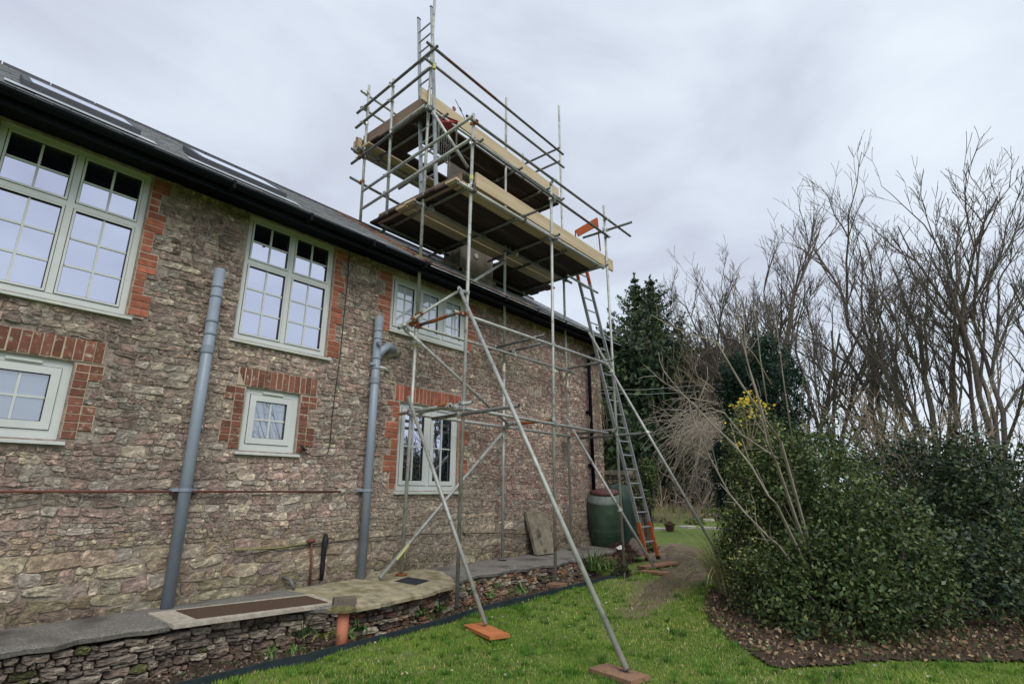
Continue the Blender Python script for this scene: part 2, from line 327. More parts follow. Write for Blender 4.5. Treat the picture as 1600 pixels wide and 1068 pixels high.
def clip(p, n, c):
    o = []; L = len(p)
    for i in range(L):
        a, b = p[i], p[(i+1) % L]; da = a[0]*n[0]+a[1]*n[1]-c; db = b[0]*n[0]+b[1]*n[1]-c
        if da <= 0: o.append(a)
        if (da < 0 < db) or (db < 0 < da): o.append(a+(b-a)*(da/(da-db)))
    return o
def rubble(x0, x1, z0, z1, hmin, hmax, amax, warp=.022, seed=1):
    "irregular roughly coursed stones: random splitting, then a gentle warp"
    r2 = np.random.default_rng(seed); out_ = []; st = [(x0, x1, z0, z1)]
    while st:
        a, b, c, d = st.pop(); w_, h = b-a, d-c; ht = r2.uniform(hmin, hmax); at = r2.uniform(1.0, amax)
        if h > ht*1.75 or (h > ht*1.25 and w_ < h*1.2): m_ = c+h*r2.uniform(.36, .64) if h > ht*2.2 else c+h*r2.uniform(.42, .58); st += [(a, b, c, m_), (a, b, m_, d)]
        elif w_ > h*at*1.35 and w_ > .07: m_ = a+w_*r2.uniform(.34, .66) if w_ < h*6 else a+w_*r2.uniform(.45, .55); st += [(a, m_, c, d), (m_, b, c, d)]
        else: out_.append((a, b, c, d))
    ps = []
    for a, b, c, d in out_:
        P = np.array([(a, c), (b, c), (b, d), (a, d)])+r2.normal(0, min(.010, (d-c)*.10), (4, 2))
        P[:, 1] += warp*2*(noise2(P[:, 0], P[:, 1]+7, .42, 31)-.5)+warp*(noise2(P[:, 0], P[:, 1], .16, 32)-.5); P[:, 0] += warp*2*(noise2(P[:, 0]+3, P[:, 1], .3, 33)-.5)
        ps.append([p for p in P])
    return ps
def noise2(x, y, s, seed=0):
    r2 = np.random.default_rng(seed); g = r2.random((64, 64)); u, v = x/s+17.3, y/s+9.1; i, j = np.floor(u).astype(int), np.floor(v).astype(int); fu, fv = u-i, v-j
    fu, fv = fu*fu*(3-2*fu), fv*fv*(3-2*fv); G = lambda a, b: g[a % 64, b % 64]
    return (G(i,j)*(1-fu)+G(i+1,j)*fu)*(1-fv)+(G(i,j+1)*(1-fu)+G(i+1,j+1)*fu)*fv
def area(p): return 0.5*abs(sum(p[i][0]*p[(i+1)%len(p)][1]-p[(i+1)%len(p)][0]*p[i][1] for i in range(len(p))))
def stone_shape(poly, joint, depth, jit=0.12):
    "flat outline -> list of rings (2-D points, depth fraction) for one rough stone"
    c = sum(poly)/len(poly); size = math.sqrt(area(poly))
    q = [c+(p-c)*max(0.3, 1-joint/max(0.03, np.linalg.norm(p-c))) for p in poly]
    r = []
    for i in range(len(q)):                               # cut the corners
        a, b = q[i], q[(i+1) % len(q)]
        for t in ((0.14, 0.5, 0.86) if len(q) <= 5 else (0.25, 0.75)):
            r.append(a+(b-a)*t+rng.normal(0, jit*0.22*size, 2))
    return c, r, size
def add_stone(mb, poly, joint, place, depth, col):
    "place(u, v, out) -> 3-D point; out is how far the face stands proud"
    c, r, size = stone_shape(poly, joint, depth)
    n = len(r)
    if n < 5: return False
    tilt = rng.normal(0, 0.05, 2); vs = []; fs = []
    for k, (s, o) in enumerate(((1.0, -0.035), (0.985, depth*0.70), (0.86, depth*0.98), (0.45, depth*1.04))):
        for p in r:
            d = (p-c)*s; jt = rng.normal(0, .0022+depth*0.14) if k else 0
            vs.append(place(c[0]+d[0], c[1]+d[1], o+jt+(d@tilt if k else 0)))
    for k in range(3):
        for i in range(n): j = (i+1) % n; fs.append((k*n+i, k*n+j, (k+1)*n+j, (k+1)*n+i))
    vs.append(place(c[0], c[1], depth*1.02)); ci = len(vs)-1
    for i in range(n): fs.append((3*n+i, 3*n+(i+1) % n, ci))
    mb.add(vs, fs, col); return True
PAL = [(0.27,0.215,0.195),(0.23,0.185,0.17),(0.285,0.25,0.22),(0.255,0.24,0.22),(0.36,0.325,0.275),(0.20,0.17,0.155),(0.27,0.21,0.19),(0.33,0.305,0.275),(0.24,0.205,0.185)]
def stone_col(x, z):
    c = np.array(PAL[rng.integers(len(PAL))])*rng.uniform(1.32, 1.72)*np.array((1.035, .99, .965))
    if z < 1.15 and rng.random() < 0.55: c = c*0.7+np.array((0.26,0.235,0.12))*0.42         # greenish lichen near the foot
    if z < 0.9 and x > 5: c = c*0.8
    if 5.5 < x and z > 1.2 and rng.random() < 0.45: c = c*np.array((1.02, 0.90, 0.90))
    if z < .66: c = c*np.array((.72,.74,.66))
    v = lambda sc, sd: float(noise2(np.array([x]), np.array([z]), sc, sd)[0])
    c = c*(0.72+.56*v(.85, 61))*(0.88+.24*v(.3, 62)); k = max(0, v(1.3, 63)-.5)*1.6; c = c*(1-k)+k*np.array((.40,.355,.29))     # weathering in patches, limey repairs
    return np.clip(c, 0.03, 0.75)

# ================================================================== GROUND
def inpoly(P, x, y):
    c = np.zeros(len(x), bool); j = len(P)-1
    for i in range(len(P)):
        xi, yi, xj, yj = P[i][0], P[i][1], P[j][0], P[j][1]
        t = ((yi > y) != (yj > y)) & (x < (xj-xi)*(y-yi)/(yj-yi+1e-12)+xi); c ^= t; j = i
    return c
X0, X1 = -60, 160
def grid_sheet(name, xs, ys, zf, m):
    XX, YY = np.meshgrid(xs, ys); Z = zf(XX, YY); V = np.stack([XX, YY, Z], -1).reshape(-1, 3); nx = len(xs)
    i = np.arange(len(ys)-1)[:, None]*nx+np.arange(nx-1)[None]; F = np.stack([i, i+1, i+nx+1, i+nx], -1).reshape(-1, 4)
    return link(name, npmesh(name, V, F, m, smooth=True))
xs = np.unique(np.concatenate([np.linspace(-300, -2, 20), np.linspace(-2, 16, 230), np.linspace(16, 40, 40), np.linspace(40, 900, 30)]))
ys = np.unique(np.concatenate([np.linspace(-300, -3, 20), np.linspace(-3, 6.5, 130), np.linspace(6.5, 30, 40), np.linspace(30, 900, 30)]))
def zf(X, Y):
    b = 0.008*np.sin(X*3.1+Y*1.3)*np.cos(Y*2.7-X)+0.006*np.sin(X*7+Y*5)
    return zlawn(X, Y)+b-0.012
g_ = structure(grid_sheet('ground', xs, ys, zf, 'lawn'))

# terrace beside the house: front edge measured from the photograph
EDGE = [PZ(x, y, 0.37)[:2] for x, y in ((400,962),(450,956),(505,953),(560,947),(600,940),(640,930),(670,925),(711,911),(760,901),(800,894),(868,884),(915,874),(962,864))]
EDGE = [np.array((-3.0, EDGE[0][1]+0.1))]+EDGE+[np.array((EDGE[-1][0]+0.9, EDGE[-1][1]+0.35)), np.array((EDGE[-1][0]+1.6, EDGE[-1][1]+1.2))]
EX = [e[0] for e in EDGE]; EYv = [e[1] for e in EDGE]
def edgeY(x): return float(np.interp(x, EX, EYv))
def slab_sheet(name, x0, x1, m, ztop, thick, over, parent=None, n=90, back=6.3):
    mb = MB(); xs_ = np.linspace(x0, x1, n); top = []
    for x in xs_:
        y = edgeY(x)-over+0.03*math.sin(x*9)+0.02*math.sin(x*23+1)+rng.normal(0, 0.010)
        top.append((x, y))
    V = []; Fs = []
    for x, y in top:
        V += [(x, back, ztop), (x, TY1, ztop), (x, y+0.03, tz(y+.03)), (x, y, tz(y)-0.015), (x, y+0.01, tz(y)-thick)]
    for i in range(n-1):
        for k in range(4): Fs.append((i*5+k, i*5+k+1, (i+1)*5+k+1, (i+1)*5+k))
    mb.add(V, Fs); return mb.build(name, m, parent)
structure(slab_sheet('terrace', -3.0, EX[-2], 'gravel', 0.466, 0.05, 0.0))
# algae-stained concrete screed, a yellowish sheet with a wandering outline lying on the terrace
pts = [PT(x, y) for x, y in ((447,922),(500,914),(553,905),(600,893),(640,887),(690,893),(708,905),(711,913),(672,927),(640,933),(600,943),(562,951),(523,948),(505,935),(470,926))]
mb = MB(); c = sum(pts)/len(pts); ring = []
for i in range(len(pts)):
    a, b = pts[i], pts[(i+1) % len(pts)]
    for t in (0, .2, .4, .6, .8): q = a+(b-a)*t; ring.append((q[0]+rng.normal(0, 0.014), q[1]+rng.normal(0, 0.016)))
n = len(ring); mid = [(c[0]+(x-c[0])*.9, c[1]+(y-c[1])*.9) for x, y in ring]
mb.add([(x, y, tz(y)+.004) for x, y in ring]+[(x, y, tz(y)-.03) for x, y in ring]+[(x, y, tz(y)+.014) for x, y in mid]+[(c[0], c[1], tz(c[1])+.018)], [(i+n, (i+1)%n+n, (i+1)%n, i) for i in range(n)]+[(i, (i+1)%n, 2*n+(i+1)%n, 2*n+i) for i in range(n)]+[(2*n+i, 2*n+(i+1)%n, 3*n) for i in range(n)])
structure(mb.build('concrete_screed', 'conc'))
# coir mat lying in a pale rim
q = [PZ(x, y, 0.475) for x, y in ((300,950),(478,931),(514,943),(418,959),(330,968))]
def flat_poly(name, P, z0, z1, m, parent=None):
    n = len(P); mb = MB(); mb.add([(p[0], p[1], tz(p[1])+z1) for p in P]+[(p[0], p[1], tz(p[1])+z0) for p in P], [tuple(range(n))]+[(i+n, (i+1)%n+n, (i+1)%n, i) for i in range(n)]+[tuple(range(2*n-1, n-1, -1))])
    me = mb.mesh(name, m); me.validate(); import bmesh as bm_; b = bm_.new(); b.from_mesh(me); bm_.ops.recalc_face_normals(b, faces=b.faces); b.to_mesh(me); b.free()
    return link(name, me, parent)
t = empty('doormat', (2.9, 5.3, 0.475), 'flat brown coir mat in a pale concrete rim at the left end of the terrace', 'mat')
A_, B_, C_, D_ = PT(478,933), PT(512,943), PT(412,960), PT(330,948)
u = A_-D_; C2 = B_-u
flat_poly('rim', [A_+np.array((.10,.07,0)), B_+np.array((.07,-.06,0)), C2+np.array((-.5,-.06,0)), D_+np.array((-.5,.08,0))], -.02, 0.012, 'rim', t)
flat_poly('mat_pile', [A_, B_, C2+np.array((-.3,0,0)), D_+np.array((-.3,0,0))], -.005, 0.020, 'coir', t)
# dark manhole cover
t = empty('manhole_cover', PZ(642, 909, .49), 'dark square inspection cover lying in the yellowish concrete by the scaffold foot', 'manhole cover')
q = [PT(x, y) for x, y in ((616,910),(636,904),(671,909),(650,916))]
flat_poly('frame', q, -.005, 0.022, 'cover', t)
cc = sum(q)/4; q2 = [cc+(p-cc)*0.86 for p in q]; flat_poly('lid', q2, 0.015, 0.030, 'cover', t)
mbq = MB()
for k in (-0.55, 0, 0.55):
    a = cc+((q2[0]+q2[1])/2-cc)*0.8+((q2[1]-q2[0])*0.5)*k; b = cc+((q2[2]+q2[3])/2-cc)*0.8+((q2[2]-q2[3])*0.5)*k
    mbq.bar((a[0],a[1],tz(a[1])+0.032), (b[0],b[1],tz(b[1])+0.032), 0.02, 0.008)
mbq.build('tread_ribs', 'cover', t)

# soil bed between the retaining wall and the edging strip
EDG = [PG(x, y) for x, y in ((400,1047),(437,1038),(475,1031),(513,1020),(550,1011),(588,1001),(625,991),(663,981),(700,970),(724,962),(766,950),(810,939),(848,930),(886,921),(915,913),(943,905),(962,903))]
EDG = [EDG[0]+(EDG[0]-EDG[1])*6]+EDG
GX = [e[0] for e in EDG]; GY = [e[1] for e in EDG]
def edgingY(x): return float(np.interp(x, GX, GY))
V = []; Fs = []; n = 160; xsb = np.linspace(-1.5, GX[-1]+0.9, n)
for x in xsb:
    y0 = edgingY(min(x, GX[-1]))-0.005; y1 = edgeY(x)+0.12
    for k in range(7):
        f = k/6; V.append((x, y0+(y1-y0)*f, zlawn(x, 0)-0.01-0.085*min(1, f*1.6)+0.02*math.sin(x*11+f*9)*f+rng.normal(0, 0.009)))
for i in range(n-1):
    for k in range(6): Fs.append((i*7+k, (i+1)*7+k, (i+1)*7+k+1, i*7+k+1))
structure(link('flower_bed_soil', npmesh('flower_bed_soil', V, Fs, 'soil', smooth=True)))
# dark edging strip along the lawn
mb = MB()
for i in range(len(EDG)-1):
    a, b = EDG[i], EDG[i+1]; za, zb = zlawn(a[0], 0), zlawn(b[0], 0)
    mb.bar((a[0], a[1], za+0.0), (b[0]+0.004, b[1], zb+0.0), 0.022, 0.09)
tag(mb.build('lawn_edging', 'edging'), 'dark slate-blue edging strip curving between the lawn and the narrow soil bed', 'lawn edging')
# trodden earth path by the ladder foot
PATH = [PG(x, y) for x, y in ((1006,868),(1020,852),(1056,846),(1092,856),(1108,876),(1104,898),(1075,916),(1052,930),(1036,947),(1010,962),(985,968),(968,958),(985,938),(1002,918),(1030,905),(1046,893))]
mb = MB(); ring = []
for i in range(len(PATH)):
    a, b = PATH[i], PATH[(i+1) % len(PATH)]
    for t_ in (0, .25, .5, .75): p = a+(b-a)*t_; p = p+(np.mean(np.array(PATH), 0)-p)*rng.uniform(.05, .42); ring.append((p[0], p[1], zf(p[0], p[1])+0.004))
c = np.mean(np.array(ring), 0); n = len(ring)
mid = [tuple(c+(np.array(r)-c)*0.5) for r in ring]; mid = [(x, y, zf(x, y)+0.014) for x, y, z in mid]
mb.add(ring+mid+[(c[0], c[1], zf(c[0], c[1])+0.016)], [(i, (i+1)%n, n+(i+1)%n, n+i) for i in range(n)]+[(n+i, n+(i+1)%n, 2*n) for i in range(n)])
structure(mb.build('earth_path', 'dirt'))
PATH2 = np.array([p[:2] for p in PATH])
# the earth shows through the turf round the path: a soft-edged patch of ground colour
me = g_.data; co = np.empty(len(me.vertices)*3, np.float32); me.vertices.foreach_get('co', co); co = co.reshape(-1, 3)
mask = np.zeros(len(co))
for a_ in range(24):
    ox, oy = .26*math.cos(a_)*((a_ % 5)+1)/5, .26*math.sin(a_)*((a_ % 5)+1)/5; mask += inpoly(PATH2, co[:, 0].astype(float)+ox, co[:, 1].astype(float)+oy)/24
mask = np.clip(mask+.55*np.clip(1.2-np.hypot((co[:, 0]-8.4)/2.2, (co[:, 1]-3.9)/1.0), 0, 1)*noise2(co[:, 0], co[:, 1], .5, 3), 0, 1)
trench = (co[:, 0] < GX[-1]+.75) & (co[:, 1] > np.interp(co[:, 0], GX, GY)+.02) & (co[:, 1] < 8)
co[trench, 2] -= .16; me.vertices.foreach_set('co', co.ravel()); me.update()
at_ = me.attributes.new('worn', 'FLOAT', 'POINT'); at_.data.foreach_set('value', mask.astype(np.float32))
# curved shrub bed on the right
BED = [PG(x, y) for x, y in ((1150,905),(1118,915),(1103,932),(1102,955),(1118,980),(1145,1003),(1175,1020),(1205,1040))]
BED += [PG(1290, 1040), PG(1400, 1030), PG(1600, 1035), np.array((3.6, -3.5, 0.08)), np.array((9.5, -3.5, 0.2)), np.array((10.5, 2.2, 0.23))]
BED2 = np.array([p[:2] for p in BED])
gx, gy = np.arange(2.0, 10.6, .055), np.arange(-3.6, 3.6, .055); XX, YY = np.meshgrid(gx, gy); ins = inpoly(BED2, (XX+.0275).ravel(), (YY+.0275).ravel()).reshape(XX.shape)
ZZ = zf(XX, YY)-.004+.03*noise2(XX, YY, .35, 51)+.022*noise2(XX, YY, .09, 52)*rng.uniform(.5, 1, XX.shape); I = np.arange(XX.size).reshape(XX.shape); sel = ins[:-1, :-1]
F = np.stack([I[:-1, :-1][sel], I[:-1, 1:][sel], I[1:, 1:][sel], I[1:, :-1][sel]], -1); used, inv = np.unique(F, return_inverse=True); V = np.stack([XX.ravel(), YY.ravel(), ZZ.ravel()], -1)[used]
structure(link('shrub_bed_soil', npmesh('shrub_bed_soil', V, inv.reshape(-1, 4), 'soil', smooth=True)))

# ================================================================== RETAINING WALL (terrace edge)
rw = empty('retaining_wall', (5, 4.9, 0.1), 'low rough stone retaining wall holding up the terrace along the soil bed', 'stone wall')
L = 10.2; u0 = -0.6
def rplace(u, v, o):
    x = u; y = edgeY(x); dx = (edgeY(x+0.05)-edgeY(x-0.05))/0.1; nn = math.hypot(dx, 1)
    return (x+dx/nn*o, y-o/nn+0.06-(0.36-v)*0.15, v)
mb = MB(); V = []; Fs = []; xs_ = np.linspace(-1.2, EX[-2], 120)
for x in xs_:
    for z in (-0.05, 0.12, 0.24, 0.335): V.append((x, edgeY(x)+0.075-(0.36-z)*.15+rng.normal(0, .010), z))
for i in range(119):
    for k in range(3): Fs.append((i*4+k, (i+1)*4+k, (i+1)*4+k+1, i*4+k+1))
link('backing', npmesh('backing', V, Fs, 'soil', smooth=True), rw)
polys = rubble(u0-.2, EX[-2]+.1, 0.0, 0.352, .035, .085, 5.5, .02, 8)
polys = [p for p in polys if area(p) > .0008]
polys.sort(key=lambda p: -(area(p)/(4+np.mean([q_[0] for q_ in p])**2)**1.0 if np.mean([q_[0] for q_ in p]) > .9 else 0)); rest_w = MB(); nst = 0
for p in polys:
    cx = sum(q_[0] for q_ in p)/len(p); cz = sum(q_[1] for q_ in p)/len(p)
    col = np.array([(0.30,0.17,0.11),(0.24,0.16,0.12),(0.34,0.25,0.17),(0.17,0.14,0.12),(0.27,0.24,0.20),(0.20,0.12,0.09)][rng.integers(6)])*rng.uniform(.75, 1.15)
    if cx < 3.4: col = np.array((0.22,0.19,0.16))*rng.uniform(.6, 1.3)
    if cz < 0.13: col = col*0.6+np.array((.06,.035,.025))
    if rng.random() < .18: col = np.array((.42,.38,.31))*rng.uniform(.7, 1.1)
    elif rng.random() < .15: col = np.array((.12,.13,.06))*rng.uniform(.7, 1.2)
    nst += 1
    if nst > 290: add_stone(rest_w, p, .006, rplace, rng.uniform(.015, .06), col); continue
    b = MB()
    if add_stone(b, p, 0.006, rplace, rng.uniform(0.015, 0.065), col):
        ctr = np.mean(np.array(b.v), 0); b.build('stone', 'stone', rw, loc=tuple(ctr))

if rest_w.v: rest_w.build('small_stones', 'stone', rw)['kind'] = 'stuff'

# ================================================================== THE COTTAGE
H = empty('stone_cottage', (5.2, 6.0, 0.4), 'long rubble-stone cottage with red brick window surrounds and a slate roof', 'house')
WY = 6.0; GZ = 0.44; TOPZ = 4.74; WX0, WX1 = -2.5, 10.42
OPEN = [(2.44, 3.58, 3.14, 4.66), (2.66, 3.30, 1.93, 2.62), (4.81, 5.98, 1.51, 2.72), (4.55, 6.10, 3.74, 4.585), (0.25, 1.42, 3.14, 4.66), (0.45, 1.12, 1.93, 2.62)]
xs_ = sorted({WX0, WX1, *[o[0] for o in OPEN], *[o[1] for o in OPEN]}); zs_ = sorted({0.2, TOPZ, *[o[2] for o in OPEN], *[o[3] for o in OPEN]})
mb = MB()
def inside(x, z): return any(a < x < b and c_ < z < d for a, b, c_, d in OPEN)
for i in range(len(xs_)-1):
    for j in range(len(zs_)-1):
        if not inside((xs_[i]+xs_[i+1])/2, (zs_[j]+zs_[j+1])/2):
            x0, x1, z0, z1 = xs_[i], xs_[i+1], zs_[j], zs_[j+1]
            mb.add([(x0, WY, z0), (x1, WY, z0), (x1, WY, z1), (x0, WY, z1)], [(0, 1, 2, 3)])
for a, b, c_, d in OPEN:                                     # reveals
    y1 = WY+0.16
    mb.add([(a,WY,c_),(a,y1,c_),(a,y1,d),(a,WY,d)], [(0,3,2,1)]); mb.add([(b,WY,c_),(b,y1,c_),(b,y1,d),(b,WY,d)], [(0,1,2,3)])
    mb.add([(a,WY,d),(b,WY,d),(b,y1,d),(a,y1,d)], [(0,1,2,3)]); mb.add([(a,WY,c_),(b,WY,c_),(b,y1,c_),(a,y1,c_)], [(0,3,2,1)])
# gable ends, back wall
BY = 10.2; RY = 8.02
for x, f in ((WX1, 1), (WX0, -1)):
    vs = [(x, WY, 0.2), (x, BY, 0.2), (x, BY, TOPZ), (x, RY, 6.36), (x, WY, 4.98)]; mb.add(vs, [tuple(range(5)) if f > 0 else tuple(range(5))[::-1]])
mb.add([(WX0, BY, .2), (WX1, BY, .2), (WX1, BY, TOPZ), (WX0, BY, TOPZ)], [(3, 2, 1, 0)])
mb.build('wall', 'mortar', H)
# dark rooms behind the windows
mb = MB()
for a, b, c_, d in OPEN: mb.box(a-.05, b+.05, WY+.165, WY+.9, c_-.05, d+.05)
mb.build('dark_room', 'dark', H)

# ---- bricks round the openings
excl = [(a-0.01, b+0.01, c_-0.05, d+0.0) for a, b, c_, d in OPEN]
def brick_mesh(name, lx, lz, ly=0.10, m='brick'):
    mb = MB(); g = 0.004; x, z, y = lx/2, lz/2, ly
    mb.add([(-x,y,-z),(x,y,-z),(x,y,z),(-x,y,z),(-x,g,-z),(x,g,-z),(x,g,z),(-x,g,z),(-x+g,0,-z+g),(x-g,0,-z+g),(x-g,0,z-g),(-x+g,0,z-g)],
        [(0,1,5,4),(1,2,6,5),(2,3,7,6),(3,0,4,7),(4,5,9,8),(5,6,10,9),(6,7,11,10),(7,4,8,11),(8,9,10,11)])
    return mb.mesh(name, m)
BM = {}
def brick(x, z, lx, lz, old=False):
    k = (round(lx, 3), round(lz, 3), old)
    if k not in BM: BM[k] = brick_mesh('brick', lx, lz, 0.10, 'oldbrick' if old else 'brick')
    o = link('brick', BM[k], H, (x+rng.normal(0,.0015), WY-0.013+rng.normal(0,.0025), z+rng.normal(0,.0012)))
    o.rotation_euler = (rng.normal(0,.006), rng.normal(0,.008), rng.normal(0,.008))
bj = MB()                                                      # the joint mortar behind each patch of bricks
def patch(x0, x1, z0, z1):
    excl.append((x0-0.004, x1+0.004, z0-0.004, z1+0.004))
    bj.add([(x0-.003, WY-.007, z0-.003), (x1+.003, WY-.007, z0-.003), (x1+.003, WY-.007, z1+.003), (x0-.003, WY-.007, z1+.003),
            (x0-.003, WY+.05, z0-.003), (x1+.003, WY+.05, z0-.003), (x1+.003, WY+.05, z1+.003), (x0-.003, WY+.05, z1+.003)], [(0,1,2,3),(4,5,1,0),(5,6,2,1),(6,7,3,2),(7,4,0,3)])
CO = 0.0745
def jamb(xe, side, ztop, n, phase=0, short=0.105, long=0.215, old=False, run=3):
    "toothed brick jamb: xe is the window edge, side -1 to its left, +1 to its right"
    k = 0
    while k < n:
        r = min(run-(phase % run if k == 0 else 0), n-k) if run > 1 else 1
        kind = ((k+phase)//run) % 2
        wd = long if kind == 0 else short; z1 = ztop-k*CO; z0 = z1-r*CO
        x0, x1 = (xe-wd-.01, xe-.004) if side < 0 else (xe+.004, xe+wd+.01)
        patch(x0, x1, z0+.008, z1)
        for q_ in range(r):
            zc = z1-(q_+0.5)*CO
            if old and wd > .15:
                hw = (x1-x0)/2; brick(x0+hw/2, zc, hw-.009, 0.066, old); brick(x0+hw*1.5, zc, hw-.009, 0.066, old)
            else: brick((x0+x1)/2, zc, x1-x0-.003, 0.066, old)
        k += r
def soldier(x0, x1, z0, h=0.215, old=False):
    n = max(1, round((x1-x0)/CO)); s = (x1-x0)/n; patch(x0, x1, z0+.004, z0+h)
    for i in range(n): brick(x0+(i+.5)*s, z0+h/2+.004, s-.009, h-.006, old)
# big upper left window: right jamb
jamb(3.59, 1, 4.64, 20, 1, short=.085, long=.16)
# small window with stained bricks
soldier(2.55, 3.50, 2.63, 0.20, True); jamb(3.31, 1, 2.61, 9, 1, short=.10, long=.205, old=True)
jamb(2.65, -1, 2.61, 9, 1, short=.10, long=.205, old=True)
# lower middle window
soldier(4.71, 6.10, 2.735, 0.225); jamb(4.80, -1, 2.725, 16, 2); jamb(5.99, 1, 2.725, 16, 2, short=.10, long=.19)
# upper middle window
jamb(4.54, -1, 4.58, 12, 1); jamb(6.11, 1, 4.55, 11, 0, short=.11, long=.20)
# second bay at the left edge
jamb(1.43, 1, 4.64, 20, 1, short=.085, long=.16); soldier(0.35, 1.32, 2.63, 0.20, True); jamb(1.13, 1, 2.61, 9, 1, short=.10, long=.205, old=True)
bj.build('brick_joints', 'bmortar', H)['kind'] = 'stuff'

# ---- rubble stones
polys = []
for k in range(19):                                            # bands broken up so that no joint runs far
    xa, xb = -1.0+k*.6, -1.0+(k+1)*.6
polys = rubble(-1.0, WX1, GZ-.03, 1.02, .075, .14, 3.2, .03, 3)+rubble(-1.0, WX1, 1.02, 4.66, .045, .105, 3.0, .028, 4)
def wplace(u, v, o): return (u, WY-0.004-o, v)
stones = []
for p in polys:
    if p is None: continue
    ok = True
    for a, b, c_, d in excl:
        cx = sum(q_[0] for q_ in p)/len(p); cz = sum(q_[1] for q_ in p)/len(p)
        xs2 = [q_[0] for q_ in p]; zs2 = [q_[1] for q_ in p]
        if max(xs2) <= a or min(xs2) >= b or max(zs2) <= c_ or min(zs2) >= d: continue
        pen = {(-1, 0, -b): cx-b, (1, 0, a): a-cx, (0, -1, -d): cz-d, (0, 1, c_): c_-cz}
        k = max(pen, key=pen.get)
        if pen[k] <= 0.005: ok = False; break
        p = clip(p, np.array(k[:2], float), k[2])
        if len(p) < 3: ok = False; break
    if not ok or area(p) < 0.0012: continue
    cx = sum(q_[0] for q_ in p)/len(p); cz = sum(q_[1] for q_ in p)/len(p)
    dist = math.sqrt(cx**2+36+(cz-1.5)**2); stones.append((area(p)*6/dist**3 if cx > 1.6 else 0, cx, cz, p))
stones.sort(key=lambda s: -s[0])
rest = MB()
for i, (a_, cx, cz, p) in enumerate(stones):
    big = math.sqrt(area(p)); dep = rng.uniform(0.0, 0.011)+0.014*big
    if i < 290:
        b = MB()
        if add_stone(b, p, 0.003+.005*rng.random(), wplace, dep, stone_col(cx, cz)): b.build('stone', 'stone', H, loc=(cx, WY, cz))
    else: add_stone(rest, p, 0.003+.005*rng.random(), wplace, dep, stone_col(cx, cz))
rest.build('rubble_stones', 'stone', H)['kind'] = 'stuff'
# quoins on the right corner, running up the gable edge
for k in range(12):
    z0 = GZ+0.02+k*0.345; ln = 0.42 if k % 2 else 0.26
